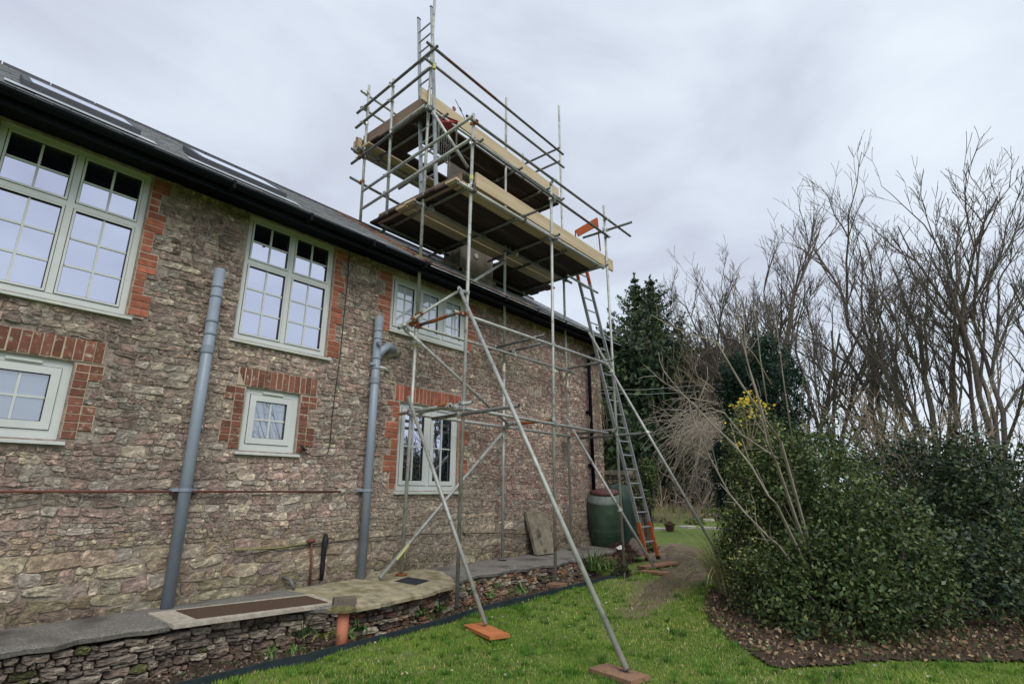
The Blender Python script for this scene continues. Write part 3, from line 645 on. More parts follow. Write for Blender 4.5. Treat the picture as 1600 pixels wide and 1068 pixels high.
# ---- windows
def window(x0, x1, z0, z1, lights, name_label, gmat, transom=None, sash=0.045, fw=0.06, sill_w=0.0, vent=()):
    y = WY+0.035
    Wn = MB(); b = Wn
    b.box(x0, x0+fw, y, y+.07, z0, z1); b.box(x1-fw, x1, y, y+.07, z0, z1)
    b.box(x0+fw, x1-fw, y, y+.07, z1-fw, z1); b.box(x0+fw, x1-fw, y, y+.07, z0, z0+fw+.01)
    o = b.build('window', 'frame', H, loc=(x0, WY, z0)); o['label'] = name_label
    rows = [(z0+fw+.01, z1-fw)] if transom is None else [(z0+fw+.01, transom-.025), (transom+.025, z1-fw)]
    if transom is not None: MB().box(x0+fw, x1-fw, y-.004, y+.066, transom-.025, transom+.025).build('transom_rail', 'frame', o)
    n = len(lights); tot = x1-x0-2*fw; cum = x0+fw
    for li, (share, spec_) in enumerate(lights):
        wdt = (tot-(n-1)*fw)*share; a, c_ = cum, cum+wdt; cum = c_+fw
        if li < n-1: MB().box(c_, c_+fw, y-.006, y+.064, z0+fw+.01, z1-fw).build('mullion', 'frame', o)
        for ri, (ra, rb) in enumerate(rows):
            cols_, rws = spec_[ri]
            s = sash; mb = MB()
            A, B, Cc, D = a+.006, c_-.006, ra+.006, rb-.006
            mb.box(A, A+s, y-.012, y+.05, Cc, D); mb.box(B-s, B, y-.012, y+.05, Cc, D); mb.box(A+s, B-s, y-.012, y+.05, D-s, D); mb.box(A+s, B-s, y-.012, y+.05, Cc, Cc+s)
            mb.build('sash', 'frame', o)
            sb = MB(); e2 = .004   # black gasket
            sb.box(A+s, A+s+e2, y-.004, y+.05, Cc+s, D-s); sb.box(B-s-e2, B-s, y-.004, y+.05, Cc+s, D-s); sb.box(A+s, B-s, y-.004, y+.05, D-s-e2, D-s); sb.box(A+s, B-s, y-.004, y+.05, Cc+s, Cc+s+e2)
            sb.box(a, a+.006, y+.001, y+.02, ra, rb); sb.box(c_-.006, c_, y+.001, y+.02, ra, rb); sb.box(a, c_, y+.001, y+.02, rb-.006, rb); sb.box(a, c_, y+.001, y+.02, ra, ra+.006)
            sb.build('gasket', 'seal', o)
            ga, gb, gc, gd = A+s, B-s, Cc+s, D-s; bw = .018; yy = y+.018
            for i in range(cols_):
                for j in range(rws):
                    pa = ga+(gb-ga)*i/cols_; pb = ga+(gb-ga)*(i+1)/cols_; pc = gc+(gd-gc)*j/rws; pd = gc+(gd-gc)*(j+1)/rws
                    MB().add([(pa,yy,pc),(pb,yy,pc),(pb,yy,pd),(pa,yy,pd),(pa,yy+.02,pc),(pb,yy+.02,pc),(pb,yy+.02,pd),(pa,yy+.02,pd)], [(0,1,2,3),(7,6,5,4)]).build('pane', gmat, o)
            for i in range(1, cols_): xx = ga+(gb-ga)*i/cols_; MB().box(xx-bw/2, xx+bw/2, yy-.012, yy+.002, gc, gd).build('glazing_bar', 'frame', o)
            for j in range(1, rws): zz = gc+(gd-gc)*j/rws; MB().box(ga, gb, yy-.011, yy+.001, zz-bw/2, zz+bw/2).build('glazing_bar', 'frame', o)
            if vent and ri == len(rows)-1:
                mx_ = (a+c_)/2; MB().box(mx_-.12, mx_+.12, y-.022, y+.0, z1-fw*.75, z1-fw*.75+.022).build('trickle_vent', 'sill', o)
    mb = MB(); sx0, sx1 = x0-sill_w, x1+sill_w
    mb.add([(sx0, WY-.05, z0-.045), (sx1, WY-.05, z0-.045), (sx1, WY-.05, z0-.022), (sx0, WY-.05, z0-.022), (sx0, WY+.08, z0-.045), (sx1, WY+.08, z0-.045), (sx1, WY+.08, z0-.001), (sx0, WY+.08, z0-.001)], [(0,1,2,3),(1,5,6,2),(5,4,7,6),(4,0,3,7),(3,2,6,7),(4,5,1,0)])
    mb.build('sill', 'sill', o)
    return o
g22 = [(2, 3), (2, 2)]
window(2.44, 3.58, 3.14, 4.66, [(.5, g22), (.5, g22)], 'large two-light upper window at the left', 'glassL', transom=4.085, sash=.018, fw=.055, sill_w=.05)
window(2.66, 3.30, 1.93, 2.62, [(1, [(2, 2)])], 'small casement window with frosted panes', 'glassS', sash=.065, fw=.065, sill_w=.05, vent=(1,))
window(4.81, 5.98, 1.51, 2.72, [(.5, [(2, 2)]), (.5, [(2, 2)])], 'ground-floor two-light window behind the scaffold', 'glassL', sash=.06, fw=.06, sill_w=.04, vent=(1,))
window(4.55, 6.10, 3.74, 4.585, [(1/3, [(2, 3)])]*3, 'three-light upper window with pale blinds', 'glassU', sash=.055, fw=.055, sill_w=.04)
window(0.25, 1.42, 3.14, 4.66, [(.5, g22), (.5, g22)], 'upper window at the left edge of the picture', 'glassL', transom=4.085, sash=.018, fw=.055, sill_w=.05)
window(0.45, 1.12, 1.93, 2.62, [(1, [(2, 2)])], 'small window at the left edge of the picture', 'glassS', sash=.065, fw=.065, sill_w=.05, vent=(1,))

# ---- roof
RZ0, SL = 4.72, 0.675            # eave height at Y = 5.55, slope
def rz(Y): return RZ0+SL*(Y-5.55)
EAVE, RIDGE = 5.50, 7.98
mb = MB()
mb.add([(WX0, EAVE, rz(EAVE)-.03), (10.55, EAVE, rz(EAVE)-.03), (10.55, RIDGE, rz(RIDGE)-.03), (WX0, RIDGE, rz(RIDGE)-.03)], [(0,1,2,3)])
mb.add([(WX0, RIDGE, rz(RIDGE)-.03), (10.55, RIDGE, rz(RIDGE)-.03), (10.55, 10.5, rz(RIDGE)-.03-SL*(10.5-RIDGE)), (WX0, 10.5, rz(RIDGE)-.03-SL*(10.5-RIDGE))], [(0,1,2,3)])
mb.build('roof', 'dark', H)
def slates(x0, x1, lift, tone, name, w_=0.25, g=0.155):
    V = []; F = []; C = []; nrow = int((RIDGE-EAVE)/(g*math.cos(math.atan(SL))))
    dy = (RIDGE-EAVE)/nrow
    for r in range(nrow+0):
        x = x0-(w_/2 if r % 2 else 0); y0 = EAVE-0.03+r*dy; y1 = y0+dy*1.35
        while x < x1:
            a, b = max(x, x0)+.003, min(x+w_, x1)-.003; x += w_
            if b-a < .03: continue
            t = 0.013+rng.uniform(0, .004); z0 = rz(y0)+lift+rng.normal(0, .0015); z1 = rz(y1)+lift-.012; n = len(V)
            V += [(a, y0, z0), (b, y0, z0), (b, y1, z1), (a, y1, z1), (a, y0, z0-t), (b, y0, z0-t)]
            F += [(n, n+1, n+2, n+3), (n+4, n+5, n+1, n)]
            c = np.array(tone)*rng.uniform(.7, 1.25)*np.array((1, rng.uniform(.97, 1.03), rng.uniform(.95, 1.08))); C += [c]*6
    o = link(name, npmesh(name, V, F, 'slate', np.array(C)), H); o['kind'] = 'stuff'
slates(WX0, 4.72, 0.022, (0.17, 0.175, 0.18), 'old_slates')
slates(4.80, 10.52, 0.0, (0.30, 0.315, 0.335), 'pale_slates', 0.22, 0.14)
mb = MB()
k = 0
x = WX0
while x < 10.5:
    b = MB(); b.tube([(x+.004, RIDGE, rz(RIDGE)-.03), (min(x+.44, 10.55), RIDGE, rz(RIDGE)-.03)], .07, 10); b.build('ridge_tile', 'cover', H); x += .45
for i in range(12):                                           # line of red tiles up the slope
    y = EAVE+i*(RIDGE-EAVE)/12; y2 = y+(RIDGE-EAVE)/12+.03
    b = MB(); b.bar((4.76+rng.normal(0,.008), y, rz(y)+.035), (4.76+rng.normal(0,.008), y2, rz(y2)+.028), .17, .035, up=(0, -SL, 1)); b.build('verge_tile', 'tile', H, loc=None)
i = 0; x = 4.85
while x < 7.6:                                                # a few red-lichened tiles along the eave
    b = MB(); b.bar((x, EAVE+.06, rz(EAVE+.06)+.012), (x, EAVE+.19, rz(EAVE+.19)+.012), .21, .016, up=(0,-SL,1)); b.build('eave_tile', 'tile' if (x < 6.3 or rng.random() < .5) else 'bmortar', H); x += .222
def eaveblock(name, x0, x1, y0, y1, z0, z1, m): return MB().box(x0, x1, y0, y1, z0, z1).build(name, m, H)
eaveblock('fascia', WX0, 10.50, 5.60, 5.625, 4.57, 4.71, 'gutter'); eaveblock('soffit', WX0, 10.45, 5.627, 6.06, 4.675, 4.69, 'gutter')
gb = MB(); n = 9; r = .062; V = []
for xx in (WX0, 10.5):
    for k in range(n): a = math.pi+math.pi*k/(n-1); V.append((xx, 5.53+r*math.cos(a), 4.685+r*math.sin(a)))
    for k in range(n): a = 2*math.pi-math.pi*k/(n-1); V.append((xx, 5.53+(r-.006)*math.cos(a), 4.685+(r-.006)*math.sin(a)))
m2 = 2*n; gb.add(V, [(k, (k+1)%m2, m2+(k+1)%m2, m2+k) for k in range(m2)]+[tuple(range(m2))[::-1], tuple(range(m2, 2*m2))]); gb.build('gutter', 'gutter', H)
x = 2.0
while x < 10.3: MB().box(x, x+.03, 5.462, 5.60, 4.60, 4.69).build('gutter_bracket', 'gutter', H); x += .9
# bargeboard on the right verge
MB().bar((10.56, 5.52, 4.60), (10.56, RIDGE, rz(RIDGE)-.10), .022, .17, up=(0,-SL,1)).build('bargeboard', 'gutter', H)
# roof windows at the left
def roofwin(x0, x1, y0, y1):
    f = MB(); h = .07; q = lambda x, y, d: (x, y, rz(y)+.03+d)
    f.add([q(x0,y0,0),q(x1,y0,0),q(x1,y1,0),q(x0,y1,0),q(x0,y0,h),q(x1,y0,h),q(x1,y1,h),q(x0,y1,h)], [(0,1,5,4),(1,2,6,5),(2,3,7,6),(3,0,4,7),(4,5,6,7)])
    o = f.build('roof_window', 'cover', H); e_ = .06
    MB().add([q(x0+e_,y0+e_,h+.003),q(x1-e_,y0+e_,h+.003),q(x1-e_,y1-e_,h+.003),q(x0+e_,y1-e_,h+.003)], [(0,1,2,3)]).build('pane', 'glassU', o)
    MB().add([q(x0-.12,y0-.16,.004),q(x1+.12,y0-.16,.004),q(x1+.12,y0,.01),q(x0-.12,y0,.01)], [(0,1,2,3)]).build('flashing', 'lead', o)
roofwin(1.75, 2.75, 5.82, 6.45)
roofwin(0.3, 1.2, 5.82, 6.45)
# chimney
CX0, CX1, CY0, CY1 = 6.41, 7.32, 6.50, 6.94
ch = MB().box(CX0, CX1, CY0, CY1, 4.9, 7.92).build('chimney', 'chim', H)
MB().box(CX0-.04, CX1+.04, CY0-.04, CY1+.04, 7.92, 8.02).build('capping', 'chim', ch)
MB().box(CX0-.03, CX1+.04, CY0-.05, CY0-.002, 5.28, 5.43).build('flashing', 'slab', ch)
MB().add([(CX0-.03, CY0-.05, 5.36), (CX0-.03, CY1, 5.66), (CX0-.03, CY1, 5.76), (CX0-.03, CY0-.05, 5.43), (CX0+.01, CY0-.05, 5.36), (CX0+.01, CY1, 5.66), (CX0+.01, CY1, 5.76), (CX0+.01, CY0-.05, 5.43)], [(0,3,2,1),(4,5,6,7),(3,7,6,2),(0,4,7,3)]).build('flashing', 'slab', ch)
p = PY(744, 400, CY0-.01); MB().tube([(p[0], CY0-.022, p[2]), (p[0], CY0+.002, p[2])], .05, 16).build('round_plate', 'rim', ch)

# ================================================================== SCAFFOLD
S = empty('scaffold', (6.8, 5.3, 0.1), 'tall two-deck tube scaffold standing against the cottage and rising around its chimney', 'scaffold')
TR = 0.0242
TUBES = []
def tube(name, p, q, m='galv', r=TR, couple=True):
    p, q = np.array(p, float), np.array(q, float)
    b = MB(); b.tube([p, q], r, 12, hollow=True); o = b.build(name, m, S, loc=tuple(p), smooth=False)
    me = o.data; me.polygons.foreach_set('use_smooth', [True]*12+[False]*(len(me.polygons)-12)); me.update()
    if couple: TUBES.append((p, q, name))
    return o
YA, YC, XL = 4.85, 5.78, 4.78
# standards
stA = (PY(713, 962, YA), PY(740, 178, YA)); stA[0][2] = zlawn(stA[0][0], 0)+.02
tube('standard', *stA)
bB = PY(868, 915, 4.95); tube('standard', bB, PY(861, 288, YA))
tube('standard', PY(976, 892, YA), PY(943, 321, YA))
cb, cm, ct = PY(627, 899, YC), PY(651, 505, YC-.04), PY(680, -14, 5.66); cb[2] = .495
tube('standard', cb, cm); tube('standard', cm, ct)
db, dt = PY(785, 873, YC+.04), PY(791, 153, YC); db[2] = .475
dm = db+(dt-db)*.36; tube('standard', db, dm, 'galv'); tube('standard', dm, dt, 'galv')
fb, ft = PY(893, 857, YC+.04), PY(873, 165, YC); fb[2] = .475
tube('standard', fb, ft)
G0, G1 = PX(563, 345, 4.75), PX(577, 134, 4.75); tube('standard', G0, G1)
G0, G1 = PX(604, 335, 4.72), PX(615, 124, 4.72); tube('standard', G0, G1)
tube('standard', (8.55, 6.62, 5.85), PX(817, 240, 8.55)); tube('standard', (8.58, 7.35, 6.0), (8.58, 7.35, 8.55))
# lower lift, about two metres up
tube('ledger', PY(703, 634, 4.90), PY(949, 676.5, 4.90)); tube('ledger', PY(637, 645.5, 5.73), PY(893, 681.5, 5.73))
tube('transom', (4.80, 5.97, 2.545), PX(702, 632.5, 4.80)); tube('transom', PX(660, 643, 4.93), PX(738, 628.5, 4.93))
tube('transom', PX(676, 654, 4.88), PX(811, 633, 4.88), 'galvd')
tube('transom', PX(789, 663.5, 7.05), PX(862, 656, 7.05), 'rust')
tube('transom', PX(889, 678, 8.86), PX(964, 671, 8.86), 'galvd'); tube('transom', PX(903, 684.5, 9.0), PX(1019, 675.5, 9.0), 'galvd')
# upper lift
tube('ledger', PY(709, 486, 4.90), PY(946, 567.5, 4.90)); tube('ledger', PY(642, 506.5, 5.73), PY(897, 582.5, 5.73))
tube('transom', PX(655, 508, 4.84), PX(716, 488, 4.84), 'galvd'); tube('transom', PX(742, 551, 6.55), PX(852, 523, 6.55), 'galvd')
tube('transom', PX(788, 551, 7.05), PX(848, 536, 7.05), 'galvd'); tube('transom', PX(856, 581.5, 8.78), PX(959, 561.5, 8.78), 'galvd')
# raking struts
f1 = PG(759, 983); f1[2] += .045; tube('raker', PY(638, 620, 5.68), f1)
f2 = PG(980, 1056); f2[2] += .045; tube('raker', PX(717, 449, 4.84), f2)
f3 = PG(1024, 893); f3[2] += .05; tube('raker', PY(885, 654, 5.68), f3)
a4 = PX(920, 519, 8.86); b4 = PX(1112, 848, 9.0); e4 = a4+(b4-a4)*1.13; e4 = a4+(b4-a4)*((a4[2]-.27)/(a4[2]-b4[2])); tube('raker', a4, e4)
# braces
lo = PY(593, 903, 5.66); tube('brace', lo, PY(784, 677, 5.66))
tube('brace', PY(635, 516, 5.66), PY(795, 663, 5.66)); tube('brace', PY(623, 512.5, 5.66), PY(790, 408, 5.66))
tube('brace', PY(674, 171, 5.58), PY(731, 262, 5.3))
# lower deck carriers
tube('ledger', PY(716, 284, 4.81), PY(942, 418, 4.81)); tube('ledger', PY(649, 315.5, 5.72), PY(893, 442, 5.72), 'galvd'); tube('ledger', PY(886, 429.5, 5.45), PY(934, 457.5, 5.45))
ZT = 5.795
for x, y0, y1 in ((4.97, 4.78, 7.25), (6.15, 4.55, 7.3), (7.05, 4.72, 6.45), (7.68, 5.0, 6.4), (8.72, 4.72, 7.25)): tube('transom', (x, y0, ZT), (x+.06, y1, ZT), 'galvd')
tube('ledger', (4.8, 6.75, 5.74), (6.35, 6.75, 5.74), 'galvd'); tube('ledger', (7.4, 6.9, 5.74), (8.9, 6.9, 5.74), 'galvd')
# deck guard rails and side rails
tube('guard_rail', PY(729, 181, 4.80), PY(985, 369, 4.80), 'galvd'); tube('guard_rail', PY(735, 216, 4.79), PY(951, 370, 4.79), 'galvd')
tube('guard_rail', PX(911, 371.5, 9.0), PX(987, 347, 9.0), 'galvd')
for a, b, m in (((558,177),(684,72),'galvd'), ((556,200),(672,106.5),'galvd'), ((549,256),(670,165.5),'galvd'), ((566,299),(738,182),'galv'), ((566,326),(735,217.5),'galv')): tube('guard_rail', PX(*a, 4.68), PX(*b, 4.68), m)
tube('guard_rail', PX(623, 295, 5.3), PX(702, 243, 5.3), 'galvd')
tube('guard_rail', PY(564, 142, 7.40), (8.7, 7.40, 8.56), 'galv'); tube('guard_rail', PY(564, 167, 7.40), (8.7, 7.40, 8.22), 'galv')
tube('guard_rail', PY(549, 232, 7.36), (8.7, 7.36, 7.26), 'galvd'); tube('guard_rail', PY(547, 277, 7.36), PY(640, 328, 7.36), 'galvd')
tube('guard_rail', PY(667, 66, 5.61), PY(880, 241.5, 5.61), 'galvd'); tube('guard_rail', PY(664, 91, 5.61), PY(881, 262, 5.61), 'galvd')
for y_ in (231, 252):
    p = PY(874, y_, 5.66); tube('guard_rail', p, (p[0]-.02, 7.45, p[2]), 'galvd')
# upper deck carriers
tube('ledger', PY(672, 170, 5.62), PY(878, 313, 5.62)); tube('ledger', PY(672, 170, 5.62)+np.array((.1,.5,.04)), PY(878, 313, 5.62)+np.array((0,.5,.04)), 'galvd')
for x in (5.05, 5.9, 7.0, 7.9, 8.42): tube('transom', (x, 5.5, 7.415), (x+.03, 7.45, 7.415), 'galvd')
tube('ledger', PX(612, 203, 4.62), PX(664, 165, 4.62), 'galv')
tube('ledger', (4.6, 7.30, 7.36), (8.7, 7.30, 7.36), 'galvd')

# couplers where tubes meet
def band(mb, c, d, r=0.031, hl=0.026):
    c = Vector([float(i) for i in c]); d = Vector([float(i) for i in d]).normalized(); mb.tube([c-d*hl, c+d*hl], r, 10)
    u = d.cross(Vector((0, 0, 1)));
    if u.length < .1: u = d.cross(Vector((0, 1, 0)))
    u.normalize(); w_ = d.cross(u)
    s1 = rng.choice((-1, 1)); q = c+(u*.6+w_*.5*s1)*r*1.2; mb.bar(q, q+(u*.8+w_*.4*s1)*.022, .032, .04, up=tuple(d)); mb.tube([q+u*.01, q+u*.055*s1+w_*.018], .0075, 6)
def closest(p1, q1, p2, q2):
    d1, d2, r = q1-p1, q2-p2, p1-p2; a, e_, f = d1@d1, d2@d2, d2@r; c, b = d1@r, d1@d2; den = a*e_-b*b
    if den < 0.02*a*e_: return None
    s = np.clip((b*f-c*e_)/den, 0, 1); t = np.clip((b*s+f)/e_, 0, 1); s = np.clip((b*t-c)/a, 0, 1)
    return p1+d1*s, p2+d2*t
nc = 0
for i in range(len(TUBES)):
    for j in range(i+1, len(TUBES)):
        r_ = closest(TUBES[i][0], TUBES[i][1], TUBES[j][0], TUBES[j][1])
        if r_ is None: continue
        a, b = r_; g = np.linalg.norm(a-b)
        if g < 0.115:
            m_b = MB(); band(m_b, a, TUBES[i][1]-TUBES[i][0]); band(m_b, b, TUBES[j][1]-TUBES[j][0]); c = (a+b)/2
            if g > .03: m_b.bar(a, b, .035, .035)
            deck = 5.6 < c[2] < 5.9 or (7.2 < c[2] < 7.5)
            mt = 'rust' if rng.random() < .05 else ('galvd' if deck and rng.random() < .6 else 'zinc')
            if abs(c[2]-3.9) < .2 and abs(c[0]-4.85) < .35: mt = 'rust'
            m_b.build('coupler', mt, S, loc=tuple(c)); nc += 1
# sleeves, tape bands, base plates
def sleeve(c, d, m, hl=.07, r=.0275):
    c = Vector([float(i) for i in c]); d = Vector([float(i) for i in d]).normalized(); b = MB(); b.tube([c-d*hl, c+d*hl], r, 12); b.build('joint_sleeve' if m in ('zinc', 'galv') else 'tape_band', m, S, loc=tuple(c), smooth=False)
sleeve(cm-(cm-cb)/np.linalg.norm(cm-cb)*.07, cm-cb, 'zinc', .05); sleeve(PY(649.5, 537, YC-.04), cm-cb, 'band', .055, .0256)
sleeve(dm, dt-db, 'zinc', .06); sleeve(PY(787, 576, YC+.02), dt-db, 'band2', .055, .0256); sleeve(PY(886.3, 600, YC+.02), ft-fb, 'band2', .065, .0256)
tA = stA[0]+(stA[1]-stA[0])*.838; sleeve(tA, stA[1]-stA[0], 'band', .035, .03)
sleeve(PX(678.5, 104, 4.78), (0.05, 0, 1), 'band', .05, .028)
sleeve(PY(628, 862, 5.66), PY(784, 677, 5.66)-lo, 'band', .12, .0255)
for p, a, b in ((PX(702, 632.5, 4.80), .0, .12), ): 
    d_ = np.array((0, 1, 0.0)); b_ = MB(); b_.tube([p-d_*.004, p+d_*.20], .0262, 12, hollow=True); b_.build('rusty_tube_end', 'rust', S)
pm, pn = PX(672, 503, 4.84), PX(700, 493, 4.84); b_ = MB(); b_.tube([pm, pn], .0258, 12); b_.build('rusty_patch', 'rust', S)
pm, pn = PY(683, 79, 5.61), PY(775, 155, 5.61); b_ = MB(); b_.tube([pm, pn], .0256, 12); b_.build('red_oxide_patch', 'redpipe', S)
for p in (cb, db, fb):
    b_ = MB(); b_.tube([(p[0], p[1], .478), (p[0], p[1], .489)], .075, 16); b_.build('base_plate', 'rust' if p is cb else 'galvd', S)

# ---- boards
def board(name, x0, x1, y0, y1, z0, z1, m):
    b = MB(); c = (x0, (y0+y1)/2, z0); b.box(x0, x1, y0, y1, z0, z1)
    o = b.build(name, m, S, loc=c); o.rotation_euler = (rng.normal(0, .004), rng.normal(0, .0015), rng.normal(0, .0015)); return o
pat = ['pale', 'bdark', 'bdark', 'bdark', 'pale', 'pale', 'bdark', 'bdark', 'bdark', 'bdark', 'bdark']
y = 4.925
for k in range(10):
    zb = 5.824; ov = rng.uniform(-.05, .06)
    if k == 5: y += .018
    if y+.225 < 6.52: board('deck_board', 4.74+ov*.4, 8.80+rng.uniform(-.04, .05), y, y+.222, zb, zb+.038, pat[k])
    else:
        if y < 6.9: board('deck_board', 4.74+ov*.4, 6.36, y, y+.222, zb, zb+.038, pat[k])
        board('deck_board', 7.36, 9.15+rng.uniform(-.05, .05), y, y+.222, zb, zb+.038, pat[k])
    y += .226+(.006 if k % 3 == 1 else 0)
ta, tb_, tc_ = PY(744, 290, 4.885), PY(744, 268.5, 4.885), PY(958, 412, 4.885)
board('toe_board', ta[0], tc_[0], 4.882, 4.918, ta[2]-.005, tb_[2], 'pale')
ta, tb_ = PX(660, 316, 4.815), PX(660, 301, 4.815)
b = MB(); b.box(4.812, 4.846, 4.92, PX(591, 348, 4.815)[1], ta[2], tb_[2]+.01); b.build('toe_board', 'bmid', S)
y = 5.77
for k in range(8):
    m = 'bdark' if k < 6 else 'pale'; zb = 7.45
    if k == 6: y += .03
    if k < 3: board('deck_board', 4.74, 8.62, y, y+.222, zb, zb+.038, m)
    elif k in (3, 4): board('deck_board', 4.74, 5.35, y, y+.222, zb, zb+.038, m); board('deck_board', 7.38, 8.55, y, y+.222, zb, zb+.038, m)
    else: board('deck_board', 4.72, 8.5, y, y+.222, zb, zb+.038, m)
    y += .228
TB = PY(659, 154, 5.58), PY(660, 137, 5.58), PY(873, 303, 5.58), PY(873, 287, 5.58)
ta, tb_, tc_ = PY(659, 154, 5.725), PY(660, 136.5, 5.725), PY(873, 295, 5.725)
board('toe_board', ta[0], tc_[0], 5.725, 5.76, ta[2], tb_[2], 'pale')
ta, tb_ = PX(613, 202, 4.80), PX(613, 182.5, 4.80)
b = MB(); b.box(4.80, 4.835, 5.77, PX(568, 214, 4.80)[1], ta[2], tb_[2]); b.build('toe_board', 'bmid', S)
b = MB(); b.box(4.64, 8.5, 7.43, 7.466, 7.47, 7.66); b.build('toe_board', 'bmid', S)
b = MB(); b.box(4.66, 4.70, 7.36, 7.56, 7.42, 7.62); b.build('board_end', 'pale', S)
# sole boards on the lawn
def sole(cx, cy, ang, ln, wd, m, label, zoff=0.0, tilt=0):
    z = zlawn(cx, cy)+.018+zoff; b = MB(); b.box(-ln/2, ln/2, -wd/2, wd/2, -.02, .012)
    o = link('sole_board', b.mesh('sole_board', m)); o.location = (cx, cy, z); o.rotation_euler = (tilt, -.0225, ang); return tag(o, label, 'board', 'sole boards under the scaffold feet')
def sole4(c4, m, label, wd=.215, zoff=0.0, ln=None):
    P = [PG(x, y) for x, y in c4]; a = (P[0]+P[1])/2; b_ = (P[2]+P[3])/2; c = (a+b_)/2; d = b_-a
    return sole(c[0], c[1], math.atan2(d[1], d[0]), ln or float(np.linalg.norm(d[:2])), wd, m, label, zoff)
sole4(((725,980),(751,974),(793,995),(769,1002)), 'soleo', 'bright orange-brown sole board on the lawn under the nearer left raking tube')
sole4(((923,1049),(946,1039),(1013,1062),(990,1073)), 'sole', 'brown sole board at the bottom edge of the lawn under the longest raking tube')
sole4(((846,919),(872,912),(893,914),(868,922)), 'sole', 'reddish sole board under the upright in the soil bed behind the edging', zoff=.02)
sole4(((1000,895),(1006,889),(1046,894),(1040,901)), 'sole', 'weathered sole board under the raking tube beside the ladder foot')
sole4(((1003,893),(1001,886),(1052,880),(1058,885)), 'sole', 'long sole board under the orange feet of the ladder', zoff=.03)

# ================================================================== LADDERS AND HATCH GUARDS
def ladder(name, fl, tl, side, ln_rungs, label, feet=None, top=None, step=.27):
    fl, tl, side = (np.array(v, float) for v in (fl, tl, side)); d = tl-fl; Ltot = np.linalg.norm(d); d = d/Ltot
    nrm = np.cross(d, side); nrm = nrm/np.linalg.norm(nrm)
    t = empty(name, fl, label, 'ladder')
    for s in (0, 1):
        p = fl+side*s
        if feet: MB().bar(p, p+d*feet, .030, .066, up=tuple(nrm)).build('stile_foot_section', 'orange', t, loc=tuple(p))
        f0 = feet or 0; MB().bar(p+d*f0, tl+side*s-d*(top or 0), .026, .062, up=tuple(nrm)).build('stile', 'alu', t, loc=tuple(p))
        if top: MB().bar(tl+side*s-d*top, tl+side*s, .030, .066, up=tuple(nrm)).build('stile_top_section', 'orange', t)
        MB().bar(p-d*.03, p+d*.03, .036, .075, up=tuple(nrm)).build('rubber_foot', 'black', t)
        MB().bar(tl+side*s-d*.005, tl+side*s+d*.02, .034, .07, up=tuple(nrm)).build('end_cap', 'black', t)
    k = .30
    while k < Ltot-.1:
        p = fl+d*k; b = MB(); b.tube([p+side*.02, p+side*.98], .0145, 8); b.build('rung', 'alu', t); k += step
    return t
F0 = np.array((9.74, 4.78, .30)); T0 = np.array((8.85, 5.50, 5.79)); T0 = F0+(T0-F0)*1.10
ladder('ladder', F0, T0, (.40, -.03, 0), 0, 'aluminium ladder with orange feet leaning from the sole boards up to the lower deck', feet=.66, top=.62)
U0 = np.array((4.86, 5.95, 5.87)); U1 = PX(654.5, 30, 4.98)
ladder('ladder', PX(658, 309, 4.90), U1, (0, -.345, .02), 0, 'aluminium ladder rising from the lower deck past the upper deck into the sky', step=.25)
def guard(name, P4, posts, m, label):
    t = empty(name, P4[3], label, 'ladder guard')
    b = MB(); n_ = np.cross(P4[1]-P4[0], P4[3]-P4[0]); n_ = n_/np.linalg.norm(n_)*.012
    vs = [p-n_ for p in P4]+[p+n_ for p in P4]; b.add(vs, [(0,1,2,3),(7,6,5,4),(0,4,5,1),(1,5,6,2),(2,6,7,3),(3,7,4,0)]); b.build('plate', m, t)
    for a, c in posts: MB().bar(a, c, .022, .022).build('post', m if m == 'orange' else 'galvd', t)
    # wire mesh below the plate
    A, B = P4[3], P4[2]; dn = (posts[-1][1]-posts[-1][0]); dn = dn/np.linalg.norm(dn)*.62; mb = MB()
    nm = 8 if m == 'orange' else 5
    for i in range(nm+1): mb.tube([A+(B-A)*i/nm, A+(B-A)*i/nm+dn], .0014, 4)
    for i in range(1, nm+3): mb.tube([A+dn*i/(nm+2), B+dn*i/(nm+2)], .0014, 4)
    mb.build('wire_mesh', 'alu', t)
XG = 9.05
P4 = [PX(899, 359, XG), PX(932.5, 340, XG), PX(934, 353, XG), PX(903, 370, XG)]
P4[0] = PX(899, 360, XG-.12); P4[3] = PX(903, 369.5, XG-.12)
guard('ladder_guard', P4, [(P4[0], P4[0]+np.array((0,0,-.8))), (PX(933, 341, XG), PX(938, 392, XG))], 'orange', 'orange ladder hatch guard with wire mesh standing on the right end of the lower deck')
P4 = [PX(686, 178, 4.98), PX(716, 190, 5.35), PX(704, 211, 5.35), PX(688, 190, 4.98)]
guard('ladder_guard', P4, [(P4[0], P4[0]+np.array((0,0,-.7))), (PX(714,190,5.35), PX(714,190,5.35)+np.array((0,0,-.6)))], 'red', 'dark red hatch guard with wire mesh under the upper deck next to the tall ladder')
# little red clamp and thin rod above the upper toe board
b = MB(); c = PY(709.5, 170, 5.75)
for k in range(4):
    a0, a1 = math.pi/2*k+.5, math.pi/2*(k+1)+.5; b.bar(c+np.array((math.cos(a0), 0, math.sin(a0)))*.035, c+np.array((math.cos(a1), 0, math.sin(a1)))*.035, .014, .02)
b.bar(c+np.array((0, 0, -.03)), (c[0], c[1], 7.478), .012, .012)
tag(b.build('red_clamp', 'red'), 'small red ring-shaped clamp showing above the upper toe board', 'clamp')
b = MB(); b.tube([PY(711.5, 156, 5.9), PY(727, 187, 5.75)], .006, 6); b.tube([PY(718, 168, 5.85), PY(721, 174, 5.83)], .013, 6)
tag(b.build('thin_rod', 'black'), 'thin dark rod leaning up behind the upper toe board', 'rod')

